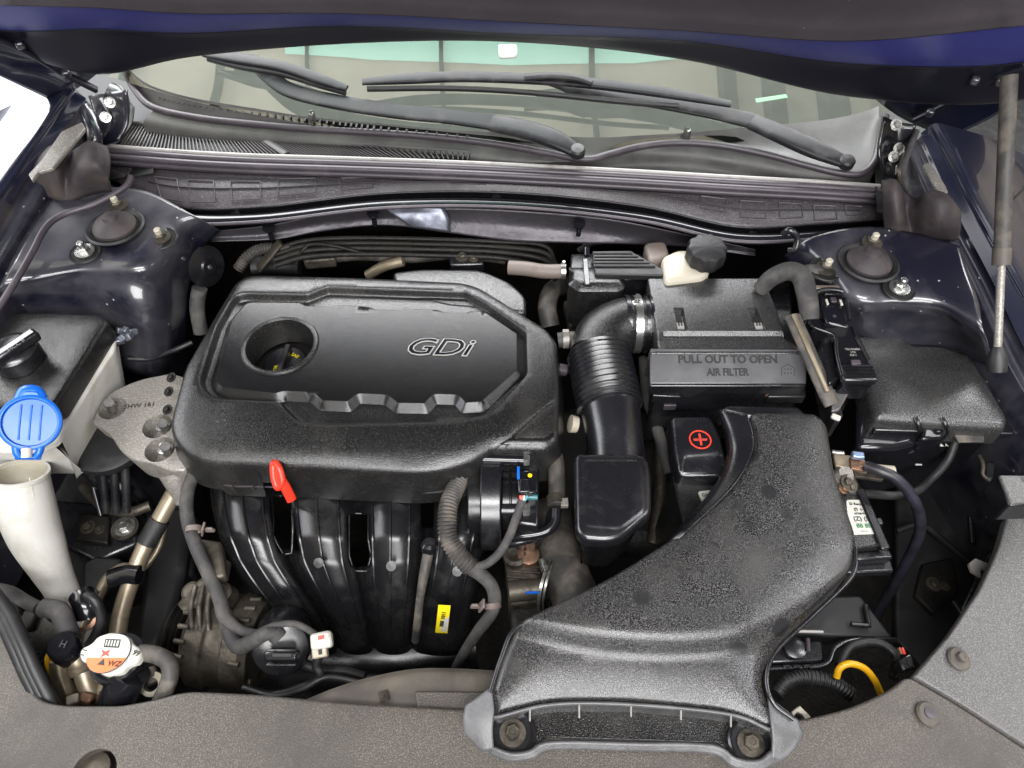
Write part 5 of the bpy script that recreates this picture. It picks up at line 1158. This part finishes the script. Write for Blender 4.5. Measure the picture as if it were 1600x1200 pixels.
tube('plug_edge', eu, K.satin, [P(1331, 510, .048), P(1344, 535, .048), P(1358, 562, .048)], .0022, n=8)
prism('plug_foot', eu, K.satin, Surf(.050), [(1308, 568), (1360, 568), (1374, 594), (1320, 594)], .012, .003)
for k in range(4): box('foot_groove', eu, K.gloss, P(1342+k*1.5, 574+k*4.6, .0508), (.038, .0014, .003), (0, 0, 1), 0)
box('foot_tab', eu, K.seal, P(1337, 567, .053), (.012, .008, .005), b=.001)
for k, s in enumerate(('TELWNCH', 'LTR', '428-1')): txt('plug_print', eu, s, K.sealw, Surf(.046), 1332+k*.5, 546+k*4.6, .0042, dz=.0005)
prism('side_carrier', eu, K.satin, Surf(.034), [(1284, 520), (1300, 526), (1312, 590), (1296, 600), (1284, 560)], .05, .003)
lm = thing('plug_loom', 'thick fabric taped loom bending into the black control unit plugs', 'harness')
tube('loom', lm, K.tape, [P(1188, 452, .02), P(1206, 434, .045), P(1232, 424, .062), P(1252, 432, .066), P(1260, 458, .062), P(1264, 482, .054), P(1266, 500, .045)], .0165, n=24, radii=[.012, .013, .014, .0145, .014, .0135, .012])
tube('loom_branch', lm, K.tape, [P(1240, 428, .060), P(1272, 424, .070), P(1295, 432, .064), P(1312, 442, .052)], .0105, n=20)
mb = thing('metal_stay', 'dull metal stay rod running down beside the filter box', 'bracket')
tube('stay', mb, K.dusty, [P(1238, 494, .050), P(1262, 548, .040), P(1290, 612, .020), P(1300, 632, .012)], .0115, n=16, flat=.55)
tube('stay_ridge', mb, K.pipe, [P(1240, 492, .057), P(1264, 546, .047), P(1293, 612, .027)], .0035, n=10)
prism('stay_foot', mb, K.greyr, Surf(.010), [(1300, 608), (1334, 602), (1322, 622), (1312, 640), (1300, 642)], .006, .002)
box('foot_hook', mb, K.white, P(1306, 652, .0), (.012, .008, .006), (0, 0, -30), .002)
prism('hook_post', mb, K.satin, Surf(.0), [(1286, 560), (1296, 560), (1318, 650), (1308, 655)], .05, .002)
cg = thing('shield_clip', 'dark pinch clip on the lower edge of the cowl shield', 'clip'); tube('clip_loop', cg, K.satin, [P(1224, 366, .09), P(1234, 360, .10), P(1246, 372, .09), P(1242, 390, .075), P(1232, 392, .07)], .005, n=10)
# ================================================================ dim clutter deep in the gaps
wire('dim grey hose crossing the dark gap behind the engine cover', K.dusty, [(500, 405, -.05), (560, 398, -.04), (640, 402, -.04), (720, 396, -.04), (790, 404, -.05)], .010, name='deep_hose', cat='hose')
wire('dim ribbed conduit deep behind the engine cover at the left', K.dusty, [(372, 420, -.06), (390, 398, -.04), (415, 388, -.03), (450, 392, -.03), (490, 402, -.04)], .009, corr=(.001, .005), name='corrugated_conduit', cat='conduit')
wire('dull metal tube low between the resonator box and the battery', K.alud, [(1030, 650, -.16), (1034, 720, -.18), (1030, 790, -.20), (1020, 850, -.22)], .010, name='metal_tube', cat='pipe')
wire('dusty loom between the bellows and the air filter box', K.tape, [(1006, 560, -.09), (1012, 620, -.10), (1030, 680, -.12), (1045, 740, -.14)], .009, name='wiring_harness', cat='harness')
wire('dull hose under the right strut tower behind the fuse box', K.dusty, [(1290, 540, -.06), (1310, 580, -.08), (1325, 640, -.10), (1330, 700, -.12)], .010, name='deep_hose', cat='hose')
wire('dim pipe low in the left gap under the engine mount', K.alud, [(130, 760, -.22), (160, 790, -.20), (200, 800, -.19), (235, 790, -.19)], .008, name='metal_tube', cat='pipe')
for (poly, z, mt, lb) in (
  ([(880, 470), (925, 462), (935, 500), (890, 510)], -.09, K.alud, 'dull cast bracket in the gap beside the intake elbow'),
  ([(1442, 880), (1490, 870), (1500, 925), (1460, 960), (1430, 930)], -.24, K.engine, 'dim steel plate deep in the right well'),
  ([(1060, 870), (1120, 840), (1150, 850), (1100, 900)], -.24, K.engine, 'dim cast ledge deep beside the duct'),
  ([(120, 800), (170, 806), (168, 850), (118, 842)], -.19, K.engine, 'dim square bracket below the coolant tank'),
  ([(700, 392), (752, 390), (756, 412), (704, 414)], -.02, K.satin, 'black relay box on the firewall behind the cover'),
  ([(470, 386), (520, 384), (524, 404), (474, 408)], -.03, K.alud, 'dull valve block on the firewall at the left')):
    t = thing('bracket_plate', lb, 'bracket'); prism('plate', t, mt, Surf(z), poly, .02, .003)
    cu = sum(p[0] for p in poly)/len(poly); cv = sum(p[1] for p in poly)/len(poly)
    bolt(t, K.alud, P(cu-6, cv, z), .0065); bolt(t, K.alud, P(cu+12, cv+3, z), .0045)
# ================================================================ dark lower right well
tr = thing('battery_tray', 'black moulded battery tray and bracket under the intake duct', 'tray')
prism('tray_shelf', tr, K.satin, Surf(-.16), [(1196, 1000), (1285, 1000), (1290, 1035), (1196, 1038)], .02, .004)
lathe('tray_bolt', tr, K.satin, P(1241, 1013, -.155), (0, 0, 1), [(.014, 0), (.014, .004), (.009, .006), (0, .006)], 24)
tube('tray_edge', tr, K.satin, [(1200, 1045, -.155), (1285, 1040, -.155), (1305, 1012, -.155), (1340, 1000, -.16), (1400, 1000, -.17)], .004)
tube('tray_slot', tr, K.seal, [(1262, 998, -.15), (1263, 1018, -.15)], .003)
tube('front_edge', tr, K.sealw, [(1240, 986, -.15), (1286, 987, -.15)], .002)
prism('tray_wall', tr, K.rubber, Surf(-.18), [(1240, 930), (1345, 930), (1400, 1000), (1240, 990)], .04, .004)
tube('triangular_rib', tr, K.satin, [(1330, 975, -.175), (1358, 978, -.175), (1352, 945, -.175)], .0035, n=8, straight=True)
for k in range(3): box('tray_tooth', tr, K.satin, P(1228+k*16, 1042, -.152), (.009, .004, .006), b=.0005)
wire('yellow sleeved wire arching in the dark well at the lower right', K.ylw, [(1307, 1058, -.13), (1312, 1044, -.12), (1328, 1037, -.115), (1350, 1044, -.12), (1366, 1062, -.13), (1376, 1084, -.14)], .0042, name='yellow_wire', cat='wire')
wire('black ribbed conduit in the lower right well', K.rubber, [(1212, 1085, -.14), (1230, 1065, -.14), (1260, 1058, -.14), (1300, 1066, -.14), (1330, 1085, -.15)], .009, corr=(.0008, .005), name='corrugated_conduit', cat='conduit')
wire('round black cable hoop behind the yellow wire', K.rubber, [(1310, 1040, -.15), (1330, 1010, -.15), (1370, 1004, -.15), (1400, 1025, -.15), (1396, 1060, -.15)], .006, name='cable_hoop', cat='cable')
oc2 = thing('orange_wire_plug', 'black plug with two orange wires in the lower right well', 'connector')
prism('plug', oc2, K.satin, Surf(-.115), [(1404, 1028), (1424, 1018), (1434, 1045), (1412, 1050)], .03, .003); prism('plug_recess', oc2, K.black, Surf(-.1145), [(1416, 1028), (1422, 1026), (1426, 1040), (1420, 1042)], .001, 0)
for k in (0, 1): tube('orange_wire', oc2, K.inkr if k else K.copper, [(1404+k*5, 1012, -.11), (1408+k*5, 1022, -.112)], .0022, n=6)
wb = prism('white_bracket', None, K.cream, Surf(-.095), [(1236, 1112), (1250, 1102), (1268, 1120), (1258, 1128), (1254, 1116), (1246, 1112), (1240, 1120)], .008, .0015); tag(wb, 'small cream bracket beside the right end of the duct mouth', 'bracket')
sb = thing('slotted_tab', 'pale metal tab with a round hole at the right rim of the well', 'bracket')
hp('tab', sb, K.sealw, Surf(-.12), [(1514, 880), (1524, 872), (1544, 880), (1542, 890), (1532, 890), (1534, 902), (1518, 892)], h=.004, r=.001, fillet=.002, grid=.01, holes=[circ(Surf(-.12), 1526, 884, .0055, 20)])
rw = thing('right_inner_panel', 'dark ribbed inner panel at the right of the well', 'panel')
prism('panel', rw, K.rubber, Surf(-.25), [(1400, 700), (1600, 700), (1600, 860), (1450, 1050), (1400, 1000)], .02, .004)
for a_, b_ in (((1515, 800), (1520, 850)), ((1538, 720), (1565, 800)), ((1490, 940), (1510, 970)), ((1565, 830), (1500, 960))):
    tube('panel_rib', rw, K.satin, [P(*a_, -.20), P(*b_, -.20)], .004, n=8)
prism('silver_mark', rw, K.dusty, Surf(-.2), [(1493, 750), (1502, 750), (1502, 768), (1494, 768)], .01, .002)
lm2 = thing('lamp_module', 'dark grey module with pale rim at the right edge above the front cover', 'module')
prism('module_top', lm2, K.greyr, Surf(.005), [(1562, 742), (1592, 742), (1625, 784), (1580, 786)], .006, .002); prism('module_body', lm2, K.satin, Surf(-.002), [(1560, 741), (1625, 741), (1640, 788), (1578, 790)], .04, .003)
hk = thing('release_hook', 'small worn metal hook hanging below the fuse box', 'hook')
tube('hook', hk, K.alud, [P(1530, 712, -.08), P(1536, 726, -.08), P(1536, 742, -.085), P(1546, 750, -.09)], .003, n=8); prism('hook_plate', hk, K.rubber, Surf(-.085), [(1540, 722), (1556, 722), (1552, 748), (1542, 748)], .01, .002)
# ================================================================ fan shroud, front covers
fs_ = thing('fan_shroud', 'brown grey curved fan shroud edge behind the front cover', 'fan shroud')
sh = [(480, 1092), (520, 1076), (570, 1060), (640, 1046), (700, 1044), (780, 1048)]
loft('shroud_top', fs_, K.shroud, [[(u, v, -.095) for u, v in sh], [(u+2, v+14, -.088) for u, v in sh], [(u+4, v+80, -.085) for u, v in sh]], 6, 5)
loft('shroud_wall', fs_, K.shroud, [[(u, v, -.095) for u, v in sh], [(u, v+1, -.14) for u, v in sh]], 6, 2)
prism('shroud_step', fs_, K.grey, Surf(-.080), [(648, 1080), (765, 1080), (765, 1120), (655, 1120)], .006, .002)
box('shroud_mark', fs_, K.alud, P(600, 1088, -.084), (.012, .012, .002), (0, 0, 20), .0005)
fz = Surf(-.066)
fc = thing('front_cover', 'wide speckled grey plastic radiator cover across the bottom of the picture', 'radiator cover')
FO = [(-260, 960), (-60, 975), (0, 982, .004), (25, 1003, .01), (38, 1060, .02), (62, 1095, .02), (100, 1102, .01), (189, 1102, .01), (243, 1092, .01), (290, 1079, .02), (400, 1084), (540, 1097), (660, 1104), (800, 1112), (1000, 1120), (1200, 1130), (1262, 1122, .004), (1330, 1106, .03), (1390, 1078, .02), (1414, 1059, .003), (1426, 1059, .003), (1500, 1102), (1601, 1168), (1900, 1340), (1500, 1400), (800, 1420), (-100, 1400), (-400, 1200)]
def roll(X, Z):   # gentle roll of the front edge
    y = X[:, 1]; x = X[:, 0]
    yy = -.475-.10*x*x
    return Z+.006*np.exp(-((y-(yy-.03))/.02)**2) - np.clip((yy-.055)-y, 0, 1)*1.2
hp('cover_panel', fc, K.grey, fz, FO, h=.012, r=.004, grid=.012, holes=[circ(fz, 146, 1208, .0235, 40)], zfun=roll)
lathe('hole_bolt', fc, K.alud, P(148, 1200, -.078), (0, 0, 1), [(.016, -.01), (.016, 0), (.008, .004), (0, .004)], 24)
fr2 = thing('side_cover', 'lighter speckled grey side cover at the lower right corner', 'side cover')
hp('cover_panel', fr2, K.greyr, Surf(-.0625), [(1574, 806, .004), (1700, 808), (1900, 1000), (1900, 1330), (1601, 1163), (1500, 1098), (1428, 1056, .003), (1482, 994), (1532, 920), (1562, 852)], h=.012, r=.003, grid=.014)
for u, v, lb in ((1497, 1030, 'dark push clip on the lighter grey side cover'), (1449, 1116, 'dark push clip on the radiator cover beside the seam')):
    t = thing('push_clip', lb, 'clip', 'push clips of the front covers'); c = P(u, v, -.0622 if v < 1060 else -.0655)
    bolt(t, K.shroud, c+Vector((0, 0, .005)), .006, (.15, 0, 1), name='clip_hex', flange=False) if u > 1480 else None
    lathe('clip_head', t, K.shroud, c, (.15, 0, 1), [(.0135, 0), (.0135, .002), (.0115, .0045), (0, .006)], 28); lathe('clip_core', t, K.seal, c+Vector((.0, 0, .0045)), (.15, 0, 1), [(.006, 0), (.006, .002), (0, .0024)], 20)
for u, v, s in ((336, 1112, .010), (344, 1121, .006), (308, 1150, .005), (304, 1108, .002)):
    pass
# ================================================================ tidy: origins of the things at their base
bpy.context.view_layer.update()
def kids(o):
    for c in o.children: yield c; yield from kids(c)
for o in list(scene.objects):
    if o.type == 'EMPTY' and o.parent is None:
        pts = [c.matrix_world @ Vector(q) for c in kids(o) if c.type == 'MESH' for q in c.bound_box]
        if not pts: continue
        a = Vector([min(p[i] for p in pts) for i in range(3)]); b = Vector([max(p[i] for p in pts) for i in range(3)])
        base = Vector(((a.x+b.x)/2, (a.y+b.y)/2, a.z)); o.location = base
        for c in o.children: c.location -= base
    elif o.type == 'MESH' and o.parent is None and len(o.data.vertices) > 4 and not o.get('kind'):
        pts = [Vector(q) for q in o.bound_box]
        a = Vector([min(p[i] for p in pts) for i in range(3)]); b = Vector([max(p[i] for p in pts) for i in range(3)])
        base = Vector(((a.x+b.x)/2, (a.y+b.y)/2, a.z)); o.data.transform(Matrix.Translation(-base)); o.location = base
